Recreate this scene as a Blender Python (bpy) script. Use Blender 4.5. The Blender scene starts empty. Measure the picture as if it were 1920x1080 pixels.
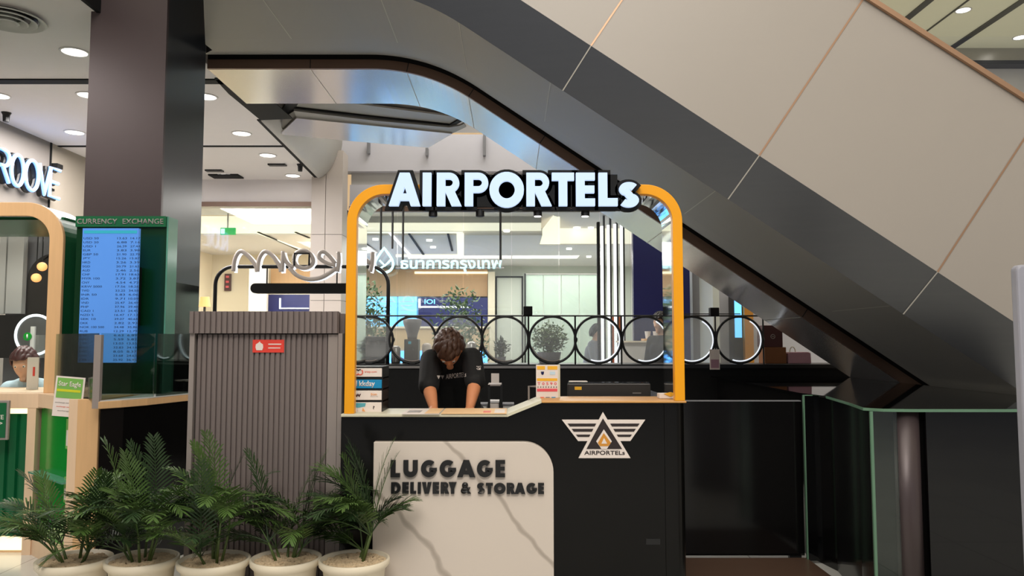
import bpy, bmesh, math, random
from mathutils import Vector, Matrix
from mathutils.bvhtree import BVHTree

S = bpy.context.scene
COL = S.collection
R = math.radians
PI = math.pi
random.seed(7)

# ------------------------------------------------------------------ camera
FPX, HOR, EYE = 1450.0, 640.0, 1.45
PITCH = math.atan((HOR - 540) / FPX)
cam = bpy.data.objects.new('camera', bpy.data.cameras.new('camera'))
COL.objects.link(cam)
cam.data.lens = FPX / 1920 * 36
cam.data.sensor_width = 36
cam.data.clip_end = 200
cam.location = (0, 0, EYE)
cam.rotation_euler = (PI / 2 + PITCH, 0, 0)
S.camera = cam

# ------------------------------------------------------------------ world, exposure, big lights
S.view_settings.view_transform = 'Standard'
S.view_settings.look = 'None'
S.view_settings.gamma = 1.0
S.view_settings.use_curve_mapping = False
S.view_settings.exposure = 0.0
w = bpy.data.worlds.new('mall_daylight')
S.world = w
w.use_nodes = True
bg = w.node_tree.nodes['Background']
bg.inputs['Color'].default_value = (0.86, 0.89, 1.0, 1)
bg.inputs['Strength'].default_value = 0.36


def lamp(name, loc, size, power, color=(1, 0.95, 0.88), rot=(0, 0, 0), size_y=None):
    l = bpy.data.lights.new(name, 'AREA')
    l.energy = power
    l.color = color
    l.shape = 'RECTANGLE'
    l.size = size
    l.size_y = size_y or size
    o = bpy.data.objects.new(name, l)
    o.location = loc
    o.rotation_euler = rot
    COL.objects.link(o)
    return o


lamp('atrium_fill', (1.5, 0.5, 7.6), 6, 250, (1, 0.95, 0.89))
lamp('atrium_fill', (-2.0, -2.5, 7.6), 6, 200, (1, 0.95, 0.89))
lamp('atrium_fill', (-0.3, 10.0, 7.4), 3.5, 170, (1, 0.96, 0.92), size_y=2)  # unseen lamp over the void, placed to brighten bulkhead and bar
lamp('atrium_fill', (8.0, 12.0, 7.6), 4, 160, (1, 0.95, 0.86))
lamp('atrium_fill', (0.2, -3.2, 7.4), 4, 470, (1, 0.94, 0.87), rot=(R(42), 0, 0), size_y=3)  # unseen tilted fill, added to brighten the counter front and marble
lamp('bank_light', (-1.6, 15.0, 3.12), 4, 165, (1, 0.98, 0.94))
lamp('bank_light', (1.0, 15.6, 3.12), 2.6, 120, (1, 0.98, 0.95))
lamp('shop_light', (-4.2, 13.4, 3.1), 2.0, 120, (1, 0.95, 0.87))
lamp('concourse_light', (-4.3, 8.6, 3.85), 2.0, 260, (1, 0.95, 0.92))
lamp('concourse_light', (-4.4, 4.0, 3.85), 1.6, 60, (1, 0.95, 0.9))
lamp('bar_fill', (-0.4, 9.1, 3.1), 3.4, 70, (1, 0.96, 0.9), size_y=.6)  # added fill to brighten things on the bar; no lamp hangs here
lamp('booth_fill', (-3.9, 6.2, 2.28), 0.9, 22, (1, 0.97, 0.92), size_y=.5)  # unseen fill added to brighten the booth interior


# ------------------------------------------------------------------ pixel helpers (a pixel and a depth give a point in the mall)
CP, SP = math.cos(PITCH), math.sin(PITCH)


def ray(px, py):
    a, b = (px - 960) / FPX, (540 - py) / FPX
    return Vector((a, CP - SP * b, SP + CP * b))


def at(px, py, Y):
    d = ray(px, py)
    return Vector((0, 0, EYE)) + d * (Y / d.y)


def onz(px, py, z):
    d = ray(px, py)
    return Vector((0, 0, EYE)) + d * ((z - EYE) / d.z)


def onx(px, py, x):
    d = ray(px, py)
    return Vector((0, 0, EYE)) + d * (x / d.x)


def X(px, Y, py=640):
    return at(px, py, Y).x


def Z(py, Y):
    return at(960, py, Y).z


# ------------------------------------------------------------------ materials
def lin(c):
    return tuple(((v / 255) / 12.92 if v / 255 <= 0.04045 else ((v / 255 + 0.055) / 1.055) ** 2.4) for v in c)


def mat(name, c, rough=0.5, metal=0.0, var=0.06, scale=6.0, bump=0.0, emis=None, es=0.0, alpha=None, stretch=(1, 1, 1), spec=0.5):
    m = bpy.data.materials.new(name)
    m.use_nodes = True
    nt = m.node_tree
    N, L = nt.nodes, nt.links
    p = N['Principled BSDF']
    c = lin(c)
    p.inputs['Roughness'].default_value = rough
    p.inputs['Metallic'].default_value = metal
    p.inputs['Specular IOR Level'].default_value = spec
    tc = N.new('ShaderNodeTexCoord')
    mp = N.new('ShaderNodeMapping')
    mp.inputs['Scale'].default_value = stretch
    nz = N.new('ShaderNodeTexNoise')
    nz.inputs['Scale'].default_value = scale
    nz.inputs['Detail'].default_value = 4
    L.new(tc.outputs['Object'], mp.inputs['Vector'])
    L.new(mp.outputs['Vector'], nz.inputs['Vector'])
    mx = N.new('ShaderNodeMix')
    mx.data_type = 'RGBA'
    mx.inputs['A'].default_value = tuple(v * (1 - var) for v in c) + (1,)
    mx.inputs['B'].default_value = tuple(min(1, v * (1 + var)) for v in c) + (1,)
    L.new(nz.outputs['Fac'], mx.inputs['Factor'])
    L.new(mx.outputs['Result'], p.inputs['Base Color'])
    if bump:
        b = N.new('ShaderNodeBump')
        b.inputs['Strength'].default_value = bump
        b.inputs['Distance'].default_value = 0.01
        L.new(nz.outputs['Fac'], b.inputs['Height'])
        L.new(b.outputs['Normal'], p.inputs['Normal'])
    if emis:
        p.inputs['Emission Color'].default_value = lin(emis) + (1,)
        p.inputs['Emission Strength'].default_value = es
    if alpha is not None:
        p.inputs['Alpha'].default_value = alpha
    return m


def glass(name, tint=(235, 245, 240), refl=0.08, rough=0.0):
    m = bpy.data.materials.new(name)
    m.use_nodes = True
    nt = m.node_tree
    N, L = nt.nodes, nt.links
    N.remove(N['Principled BSDF'])
    out = N['Material Output']
    t = N.new('ShaderNodeBsdfTransparent')
    t.inputs['Color'].default_value = lin(tint) + (1,)
    g = N.new('ShaderNodeBsdfGlossy')
    g.inputs['Roughness'].default_value = rough
    f = N.new('ShaderNodeFresnel')
    f.inputs['IOR'].default_value = 1.45
    mul = N.new('ShaderNodeMath')
    mul.operation = 'MULTIPLY_ADD'
    mul.inputs[1].default_value = 0.8
    mul.inputs[2].default_value = refl * 0.3
    L.new(f.outputs['Fac'], mul.inputs[0])
    mix = N.new('ShaderNodeMixShader')
    L.new(mul.outputs['Value'], mix.inputs['Fac'])
    L.new(t.outputs['BSDF'], mix.inputs[1])
    L.new(g.outputs['BSDF'], mix.inputs[2])
    L.new(mix.outputs['Shader'], out.inputs['Surface'])
    return m


def haze(name):
    m = glass(name, (244, 245, 244), 0.08, 0.1)
    nt = m.node_tree
    N, L = nt.nodes, nt.links
    out = N['Material Output']
    old = out.inputs['Surface'].links[0].from_socket
    d = N.new('ShaderNodeBsdfTranslucent')
    d.inputs['Color'].default_value = (.9, .9, .88, 1)
    d2 = N.new('ShaderNodeBsdfDiffuse')
    d2.inputs['Color'].default_value = (.85, .85, .83, 1)
    a = N.new('ShaderNodeAddShader')
    L.new(d.outputs['BSDF'], a.inputs[0])
    L.new(d2.outputs['BSDF'], a.inputs[1])
    mx = N.new('ShaderNodeMixShader')
    mx.inputs['Fac'].default_value = 0.05
    L.new(old, mx.inputs[1])
    L.new(a.outputs['Shader'], mx.inputs[2])
    L.new(mx.outputs['Shader'], out.inputs['Surface'])
    return m


def marble(name, base, vein):
    m = mat(name, base, 0.3, var=0.03, scale=2)
    nt = m.node_tree
    N, L = nt.nodes, nt.links
    p = N['Principled BSDF']
    tc = N.new('ShaderNodeTexCoord')
    mp = N.new('ShaderNodeMapping')
    mp.inputs['Rotation'].default_value = (0, R(-47), 0)
    L.new(tc.outputs['Object'], mp.inputs['Vector'])
    wv = N.new('ShaderNodeTexWave')
    wv.wave_type = 'BANDS'
    wv.bands_direction = 'Z'
    wv.inputs['Scale'].default_value = 0.75
    wv.inputs['Distortion'].default_value = 3.2
    wv.inputs['Detail'].default_value = 4
    wv.inputs['Detail Scale'].default_value = 1.6
    wv.inputs['Phase Offset'].default_value = 1.2
    L.new(mp.outputs['Vector'], wv.inputs['Vector'])
    cr = N.new('ShaderNodeValToRGB')
    cr.color_ramp.elements[0].position = 0.0
    cr.color_ramp.elements[0].color = lin(vein) + (1,)
    cr.color_ramp.elements[1].position = 0.016
    cr.color_ramp.elements[1].color = lin(base) + (1,)
    L.new(wv.outputs['Fac'], cr.inputs['Fac'])
    L.new(cr.outputs['Color'], p.inputs['Base Color'])
    return m


def floor_mat():
    m = mat('floor_tile', (205, 203, 198), 0.16, var=0.05, scale=1.5)
    nt = m.node_tree
    N, L = nt.nodes, nt.links
    p = N['Principled BSDF']
    tc = N.new('ShaderNodeTexCoord')
    br = N.new('ShaderNodeTexBrick')
    br.offset = 0
    br.inputs['Color1'].default_value = lin((206, 204, 198)) + (1,)
    br.inputs['Color2'].default_value = lin((198, 196, 190)) + (1,)
    br.inputs['Mortar'].default_value = lin((150, 148, 142)) + (1,)
    br.inputs['Scale'].default_value = 1.0
    br.inputs['Mortar Size'].default_value = 0.004
    br.inputs['Brick Width'].default_value = 0.8
    br.inputs['Row Height'].default_value = 0.8
    L.new(tc.outputs['Object'], br.inputs['Vector'])
    L.new(br.outputs['Color'], p.inputs['Base Color'])
    return m


M = {
    'floor': floor_mat(),
    'ceil': mat('white_ceiling_paint', (222, 217, 215), 0.8, var=0.02),
    'wallL': mat('taupe_wall_panel', (122, 116, 110), 0.5, var=0.04, scale=3),
    'wallL2': mat('beige_wall_panel', (150, 142, 130), 0.5, var=0.04, scale=3),
    'white': mat('white_wall_paint', (214, 211, 210), 0.7, var=0.03),
    'offwhite': mat('off_white_panel', (196, 194, 190), 0.6, var=0.03),
    'black': mat('black_metal', (14, 14, 15), 0.4, var=0.15),
    'matblack': mat('matt_black', (9, 9, 10), 0.75, var=0.15, spec=0.3),
    'glossblack': mat('gloss_black_laminate', (13, 12, 12), 0.12, var=0.15, scale=3, spec=0.4),
    'counterblack': mat('black_counter_laminate', (10, 9, 8), 0.2, var=0.2, scale=2, spec=0.25),
    'blackglass': mat('black_glass', (6, 6, 7), 0.03, var=0.1, spec=0.45),
    'colfront': mat('bronze_column_cladding', (74, 63, 64), 0.38, metal=0.25, var=0.1, scale=2.5),
    'colside': mat('smoked_column_glass', (40, 43, 47), 0.3, metal=0.1, var=0.12, scale=2.5),
    'beige': mat('beige_escalator_panel', (164, 156, 147), 0.42, var=0.03, scale=1.5),
    'darkband': mat('brushed_gunmetal', (94, 95, 97), 0.3, metal=0.85, var=0.05, scale=3, stretch=(1, 1, 12)),
    'greyunder': mat('grey_escalator_soffit', (134, 132, 126), 0.5, metal=0.1, var=0.03, scale=2),
    'brown': mat('brown_edge_trim', (112, 88, 74), 0.4, metal=0.3, var=0.05),
    'mirrorsoffit': mat('polished_steel_soffit', (200, 197, 194), 0.2, metal=0.75, var=0.03, scale=2),
    'copper': mat('copper_seam', (176, 140, 112), 0.4, metal=0.5),
    'seam': mat('pale_seam', (172, 168, 158), 0.5),
    'yellow': mat('yellow_frame_paint', (238, 160, 0), 0.35, var=0.03),
    'mirror': mat('mirror_steel', (225, 225, 225), 0.04, metal=1.0, var=0.01),
    'pale': mat('pale_ledge_laminate', (208, 202, 178), 0.4, var=0.04),
    'gold': mat('gold_ledge_edge', (206, 152, 84), 0.4, var=0.05),
    'marble': marble('white_marble', (210, 198, 186), (172, 160, 148)),
    'slat': mat('grey_brown_slat', (112, 101, 98), 0.55, var=0.08, scale=10, stretch=(4, 4, 0.3)),
    'stile': mat('light_grey_stile', (142, 132, 127), 0.5, var=0.06, scale=6),
    'red': mat('red_sticker', (220, 62, 48), 0.45, var=0.04),
    'wpaper': mat('white_paper', (226, 214, 206), 0.7, var=0.03),
    'wood': mat('light_oak', (214, 172, 124), 0.45, var=0.1, scale=7, stretch=(6, 6, 0.5)),
    'woodpale': mat('pale_maple', (222, 192, 160), 0.45, var=0.07, scale=7, stretch=(6, 6, 0.5)),
    'woodwall': mat('oak_wall_slats', (190, 152, 112), 0.5, var=0.14, scale=9, stretch=(8, 8, 0.2)),
    'green': mat('dark_green_paint', (12, 92, 54), 0.35, var=0.08, scale=5),
    'greenbox': mat('bottle_green_panel', (3, 46, 22), 0.25, var=0.15, scale=3),
    'brightgreen': mat('bright_green_gloss', (10, 142, 44), 0.15, var=0.1, scale=3),
    'tealglass': mat('teal_glass_edge', (92, 150, 130), 0.15, var=0.1),
    'greenedge': mat('green_glass_edge', (96, 130, 106), 0.2, var=0.06),
    'glowwarm': mat('warm_light_strip', (255, 240, 205), 0.5, emis=(255, 232, 186), es=1.3),
    'cove': mat('cream_cove_light', (250, 244, 222), 0.6, emis=(255, 250, 230), es=0.75),
    'glowwhite': mat('white_light', (250, 250, 250), 0.5, emis=(255, 250, 240), es=3.0),
    'led': mat('white_led_bar', (250, 250, 255), 0.5, emis=(250, 245, 252), es=1.3),
    'halo': mat('halo_lit_rim', (245, 250, 255), 0.5, emis=(236, 244, 255), es=1.0),
    'signwhite': mat('lit_sign_face', (120, 130, 150), 0.4, emis=(200, 224, 255), es=0.88),
    'signblue': mat('lit_blue_sign_face', (140, 180, 250), 0.4, emis=(122, 178, 255), es=0.95),
    'signcyan': mat('lit_cyan_sign_face', (190, 240, 248), 0.4, emis=(190, 240, 250), es=1.0),
    'screenblue': mat('blue_rate_screen', (70, 120, 190), 0.3, var=0.06, scale=4, emis=(76, 126, 196), es=0.62),
    'bankled': mat('sky_blue_led_screen', (120, 190, 235), 0.3, var=0.1, scale=3, emis=(100, 184, 255), es=1.7),
    'rateink': mat('dark_screen_digits', (30, 58, 100), 0.4),
    'teal': mat('teal_header_bar', (40, 150, 170), 0.4, emis=(40, 150, 170), es=0.4),
    'blueglow': mat('blue_reflection_glow', (90, 150, 230), 0.3, emis=(84, 160, 255), es=3.2),  # made-up glow, only for blue reflections in the soffit
    'navy': mat('navy_panel', (20, 24, 76), 0.22, var=0.12, scale=2),
    'navyscreen': mat('navy_poster', (38, 42, 92), 0.3, var=0.35, scale=5, emis=(40, 44, 110), es=0.25),
    'exitgreen': mat('exit_sign_green', (20, 150, 72), 0.4, emis=(20, 170, 80), es=0.7),
    'greywall': mat('cool_grey_wall', (196, 194, 200), 0.6, var=0.03),
    'pillar': mat('beige_stone_cladding', (192, 182, 174), 0.4, var=0.05, scale=2),
    'bankwall': mat('pale_green_wall', (204, 207, 198), 0.55, var=0.04, scale=2),
    'cream': mat('cream_shop_wall', (226, 214, 192), 0.6, var=0.04, scale=2),
    'frostgreen': mat('frosted_green_glass', (204, 222, 208), 0.25, var=0.05, scale=2, alpha=0.45),
    'glass': glass('clear_glass', (248, 251, 249), 0.05),
    'tglass': glass('tinted_screen_glass', (230, 241, 236), 0.08),
    'discglass': haze('hazy_disc_glass'),
    'pot': mat('cream_plastic_pot', (236, 224, 200), 0.45, var=0.03),
    'pebble': mat('mixed_pebbles', (208, 184, 150), 0.8, var=0.5, scale=40),
    'leaf': mat('palm_leaf', (72, 98, 46), 0.4, var=0.45, scale=9),
    'leafdark': mat('dark_palm_leaf', (44, 66, 36), 0.4, var=0.4, scale=9),
    'stem': mat('palm_stem', (78, 96, 44), 0.5, var=0.3, scale=12),
    'bush': mat('bush_leaf', (92, 120, 66), 0.5, var=0.4, scale=7),
    'skin': mat('warm_skin', (214, 140, 96), 0.5, var=0.05, scale=12),
    'skinpale': mat('light_skin', (206, 160, 132), 0.5, var=0.05, scale=12),
    'hair': mat('dark_brown_hair', (66, 42, 30), 0.42, var=0.5, scale=26, bump=0.5, stretch=(3, 1, 1)),
    'hairred': mat('auburn_hair', (70, 30, 30), 0.45, var=0.4, scale=22, bump=0.4),
    'hairblack': mat('black_hair', (22, 18, 18), 0.45, var=0.4, scale=22, bump=0.4),
    'tshirt': mat('black_tshirt_cotton', (13, 12, 13), 0.8, var=0.2, scale=18, bump=0.2),
    'shirtblue': mat('pale_blue_shirt', (190, 212, 224), 0.8, var=0.05, scale=15),
    'shirtgrey': mat('grey_shirt', (150, 150, 160), 0.8, var=0.08, scale=15),
    'shirtorange': mat('orange_shirt', (226, 104, 52), 0.8, var=0.08, scale=15),
    'trousers': mat('charcoal_trousers', (28, 28, 32), 0.8, var=0.1),
    'eye': mat('eye_white', (225, 222, 216), 0.2),
    'iris': mat('dark_iris', (30, 20, 16), 0.2),
    'ink': mat('brown_black_ink', (36, 24, 24), 0.5),
    'inkred': mat('orange_red_ink', (222, 100, 76), 0.5),
    'inkorange': mat('orange_ink', (232, 160, 96), 0.5),
    'ochre': mat('ochre_ink', (206, 140, 48), 0.4),
    'bluebox': mat('cyan_blue_print', (6, 132, 182), 0.4, var=0.05),
    'blueprint': mat('pale_teal_print', (86, 164, 178), 0.5),
    'yprint': mat('yellow_print', (236, 176, 40), 0.5),
    'lime': mat('lime_print', (206, 206, 40), 0.5),
    'leafprint': mat('green_print', (120, 176, 84), 0.5),
    'pinkprint': mat('pink_print', (224, 84, 92), 0.5),
    'peach': mat('peach_paper', (232, 190, 140), 0.6, var=0.05),
    'plastic': mat('dark_grey_plastic', (44, 41, 38), 0.4, var=0.08),
    'greyplastic': mat('mid_grey_plastic', (120, 120, 124), 0.45, var=0.08),
    'steel': mat('brushed_steel', (170, 166, 162), 0.3, metal=0.8, var=0.06),
    'maroon': mat('maroon_card', (64, 18, 22), 0.5, var=0.12),
    'cardboard': mat('brown_cardboard', (120, 72, 34), 0.6, var=0.12),
    'pink': mat('dusty_pink_bag', (168, 128, 142), 0.6, var=0.08),
    'orange': mat('orange_plastic', (226, 110, 50), 0.45),
    'greypost': mat('grey_post_paint', (150, 150, 160), 0.45, var=0.03),
    'timber': mat('dark_brown_platform', (86, 66, 54), 0.3, var=0.15, scale=4, stretch=(1, 6, 1)),
    'lampshade': mat('amber_lamp', (240, 170, 110), 0.5, emis=(255, 170, 100), es=1.2),
    'warmwall': mat('warm_glowing_upper_wall', (240, 212, 176), 0.6, emis=(255, 214, 160), es=0.25),  # warm light on the wall put in as emission
    'upceil': mat('glowing_upper_ceiling', (226, 222, 196), 0.7, var=0.02, emis=(226, 222, 190), es=0.18),  # slight emission brightens the ceiling itself; it is no lamp
    'tan': mat('tan_counter', (196, 168, 132), 0.5, var=0.06),
}


# ------------------------------------------------------------------ mesh builder
class MB:
    def __init__(s):
        s.bm = bmesh.new()

    def face(s, pts):
        try:
            return s.bm.faces.new([s.bm.verts.new(p) for p in pts])
        except ValueError:
            return None

    def box(s, x0, x1, y0, y1, z0, z1):
        v = [s.bm.verts.new(p) for p in ((x0, y0, z0), (x1, y0, z0), (x1, y1, z0), (x0, y1, z0),
                                         (x0, y0, z1), (x1, y0, z1), (x1, y1, z1), (x0, y1, z1))]
        for q in ((3, 2, 1, 0), (4, 5, 6, 7), (0, 1, 5, 4), (1, 2, 6, 5), (2, 3, 7, 6), (3, 0, 4, 7)):
            s.bm.faces.new([v[i] for i in q])
        return s

    def hexa(s, c):
        v = [s.bm.verts.new(p) for p in c]
        for q in ((3, 2, 1, 0), (4, 5, 6, 7), (0, 1, 5, 4), (1, 2, 6, 5), (2, 3, 7, 6), (3, 0, 4, 7)):
            s.bm.faces.new([v[i] for i in q])
        return s

    def prism(s, pts, axis, a, b):
        def p3(p, t):
            return {'y': (p[0], t, p[1]), 'z': (p[0], p[1], t), 'x': (t, p[0], p[1])}[axis]
        A = [s.bm.verts.new(p3(p, a)) for p in pts]
        B = [s.bm.verts.new(p3(p, b)) for p in pts]
        n = len(pts)
        s.bm.faces.new(A)
        s.bm.faces.new(B[::-1])
        for i in range(n):
            s.bm.faces.new([A[i], A[(i + 1) % n], B[(i + 1) % n], B[i]])
        return s

    def tube(s, pts, r, n=8, closed=False):
        pts = [Vector(p) for p in pts]
        m = len(pts)
        rs = r if isinstance(r, (list, tuple)) else [r] * m
        rows = []
        up = None
        for i in range(m):
            a = pts[(i - 1) % m] if (closed or i > 0) else pts[0]
            b = pts[(i + 1) % m] if (closed or i < m - 1) else pts[-1]
            t = (b - a).normalized()
            if up is None:
                up = t.orthogonal().normalized()
            up = (up - t * up.dot(t))
            up = up.normalized() if up.length > 1e-6 else t.orthogonal().normalized()
            sd = t.cross(up)
            rows.append([s.bm.verts.new(pts[i] + (up * math.cos(k * 2 * PI / n) + sd * math.sin(k * 2 * PI / n)) * rs[i]) for k in range(n)])
        for i in range(m if closed else m - 1):
            a, b = rows[i], rows[(i + 1) % m]
            for k in range(n):
                s.bm.faces.new([a[k], a[(k + 1) % n], b[(k + 1) % n], b[k]])
        if not closed:
            s.bm.faces.new(rows[0][::-1])
            s.bm.faces.new(rows[-1])
        return s

    def lathe(s, prof, cx, cy, n=32, cap=True):
        rows = []
        for r, z in prof:
            rows.append([s.bm.verts.new((cx + r * math.cos(k * 2 * PI / n), cy + r * math.sin(k * 2 * PI / n), z)) for k in range(n)])
        for a, b in zip(rows, rows[1:]):
            for k in range(n):
                s.bm.faces.new([a[k], a[(k + 1) % n], b[(k + 1) % n], b[k]])
        if cap:
            s.bm.faces.new(rows[0][::-1])
            s.bm.faces.new(rows[-1])
        return s

    def disc_y(s, c, r, y0, y1, n=40):
        return s.prism([(c[0] + r * math.cos(k * 2 * PI / n), c[1] + r * math.sin(k * 2 * PI / n)) for k in range(n)], 'y', y0, y1)

    def ell(s, c, r, u=14, v=10, mtx=None):
        m = Matrix.Translation(Vector(c)) @ (mtx or Matrix()) @ Matrix.Diagonal((*r, 1))
        bmesh.ops.create_uvsphere(s.bm, u_segments=u, v_segments=v, radius=1, matrix=m)
        return s

    def grid(s, rows, thick=0):
        V = [[s.bm.verts.new(p) for p in row] for row in rows]
        for a, b in zip(V, V[1:]):
            for k in range(len(a) - 1):
                s.bm.faces.new([a[k], a[k + 1], b[k + 1], b[k]])
        return s

    def add_mesh(s, me, mtx=None):
        n = len(s.bm.verts)
        s.bm.from_mesh(me)
        s.bm.verts.ensure_lookup_table()
        if mtx:
            for v in s.bm.verts[n:]:
                v.co = mtx @ v.co
        return s

    def build(s, name, m, parent=None, bevel=0, smooth=False, solid=0, label=None, stuff=False, origin=None):
        bmesh.ops.recalc_face_normals(s.bm, faces=s.bm.faces)
        off = Vector((0, 0, 0))
        q = parent
        while q is not None:
            off += q.location
            q = q.parent
        if origin is not None:
            off = Vector(origin)
        for v in s.bm.verts:
            v.co -= off
        me = bpy.data.meshes.new(name)
        s.bm.to_mesh(me)
        s.bm.free()
        o = bpy.data.objects.new(name, me)
        COL.objects.link(o)
        if isinstance(m, (list, tuple)):
            for k in m:
                me.materials.append(M[k])
        else:
            me.materials.append(M[m])
        if parent is not None:
            o.parent = parent
        elif origin is not None:
            o.location = origin
        if smooth:
            for p in me.polygons:
                p.use_smooth = True
        if solid:
            d = o.modifiers.new('solid', 'SOLIDIFY')
            d.thickness = solid
            d.offset = -1
        if bevel:
            d = o.modifiers.new('bevel', 'BEVEL')
            d.width = bevel
            d.segments = 2
            d.limit_method = 'ANGLE'
            d.angle_limit = R(40)
        if label:
            o['label'] = label
        if stuff:
            o['kind'] = 'stuff'
        return o


def B(*a):
    return MB().box(*a)


def thing(name, label, cat, loc=(0, 0, 0), group=None):
    o = bpy.data.objects.new(name, None)
    COL.objects.link(o)
    o.location = loc
    o.empty_display_size = 0.1
    o['label'] = label
    o['category'] = cat
    if group:
        o['group'] = group
    return o


def single(name, label, cat, mb, m, group=None, **k):
    vs = [v.co for v in mb.bm.verts]
    lo = [min(v[i] for v in vs) for i in range(3)]
    hi = [max(v[i] for v in vs) for i in range(3)]
    o = mb.build(name, m, origin=((lo[0] + hi[0]) / 2, (lo[1] + hi[1]) / 2, lo[2]), **k)
    o['label'] = label
    o['category'] = cat
    if group:
        o['group'] = group
    return o


def struct(name, mb, m, **k):
    o = mb.build(name, m, **k)
    o['kind'] = 'structure'
    return o


def dup(root, loc, label=None):
    r = root.copy()
    COL.objects.link(r)
    r.location = loc
    if label:
        r['label'] = label
    for ch in list(root.children):
        c = ch.copy()
        COL.objects.link(c)
        c.parent = r
        for g in list(ch.children):
            d = g.copy()
            COL.objects.link(d)
            d.parent = c
    return r


def mesh_of(ob):
    dg = bpy.context.evaluated_depsgraph_get()
    dg.update()
    me = bpy.data.meshes.new_from_object(ob.evaluated_get(dg))
    d = ob.data
    bpy.data.objects.remove(ob)
    return me


# ------------------------------------------------------------------ lettering
def text(body, x0, x1, z0, z1, y, depth=0.003, bold=0.0, mtx=None, keep=False, mb=None, mirror=False, lines=0.9):
    c = bpy.data.curves.new('t', 'FONT')
    c.body = body
    c.offset = bold
    c.space_line = lines
    c.resolution_u = 3
    o = bpy.data.objects.new('t', c)
    COL.objects.link(o)
    me = mesh_of(o)
    bpy.data.curves.remove(c)
    mb = mb or MB()
    if not me.vertices:
        return mb
    xs = [v.co.x for v in me.vertices]
    ys = [v.co.y for v in me.vertices]
    sx = (x1 - x0) / max(1e-6, max(xs) - min(xs))
    sz = (z1 - z0) / max(1e-6, max(ys) - min(ys))
    if keep:
        sx = sz = min(sx, sz)
    a = Matrix(((sx, 0, 0, x0 - min(xs) * sx), (0, 0, 1, y), (0, sz, 0, z0 - min(ys) * sz), (0, 0, 0, 1)))
    if mtx:
        a = mtx @ a
    n0 = len(mb.bm.verts)
    f0 = len(mb.bm.faces)
    mb.add_mesh(me, a)
    mb.bm.faces.ensure_lookup_table()
    fs = mb.bm.faces[f0:]
    if depth:
        r = bmesh.ops.extrude_face_region(mb.bm, geom=fs)
        d = Vector((0, -depth, 0))
        if mtx:
            d = mtx.to_3x3() @ d
        for v in r['geom']:
            if isinstance(v, bmesh.types.BMVert):
                v.co += d
    return mb


def arc(cx, cy, rx, ry, a0, a1, n=18):
    return [(cx + rx * math.cos(R(a0 + (a1 - a0) * i / n)), cy + ry * math.sin(R(a0 + (a1 - a0) * i / n))) for i in range(n + 1)]


def stroke(pts, t):
    L, Rr = [], []
    for i, p in enumerate(pts):
        a = Vector(pts[max(0, i - 1)])
        b = Vector(pts[min(len(pts) - 1, i + 1)])
        d = (b - a).normalized()
        n = Vector((-d.y, d.x))
        L.append(tuple(Vector(p) + n * t / 2))
        Rr.append(tuple(Vector(p) - n * t / 2))
    return L + Rr[::-1]


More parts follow.
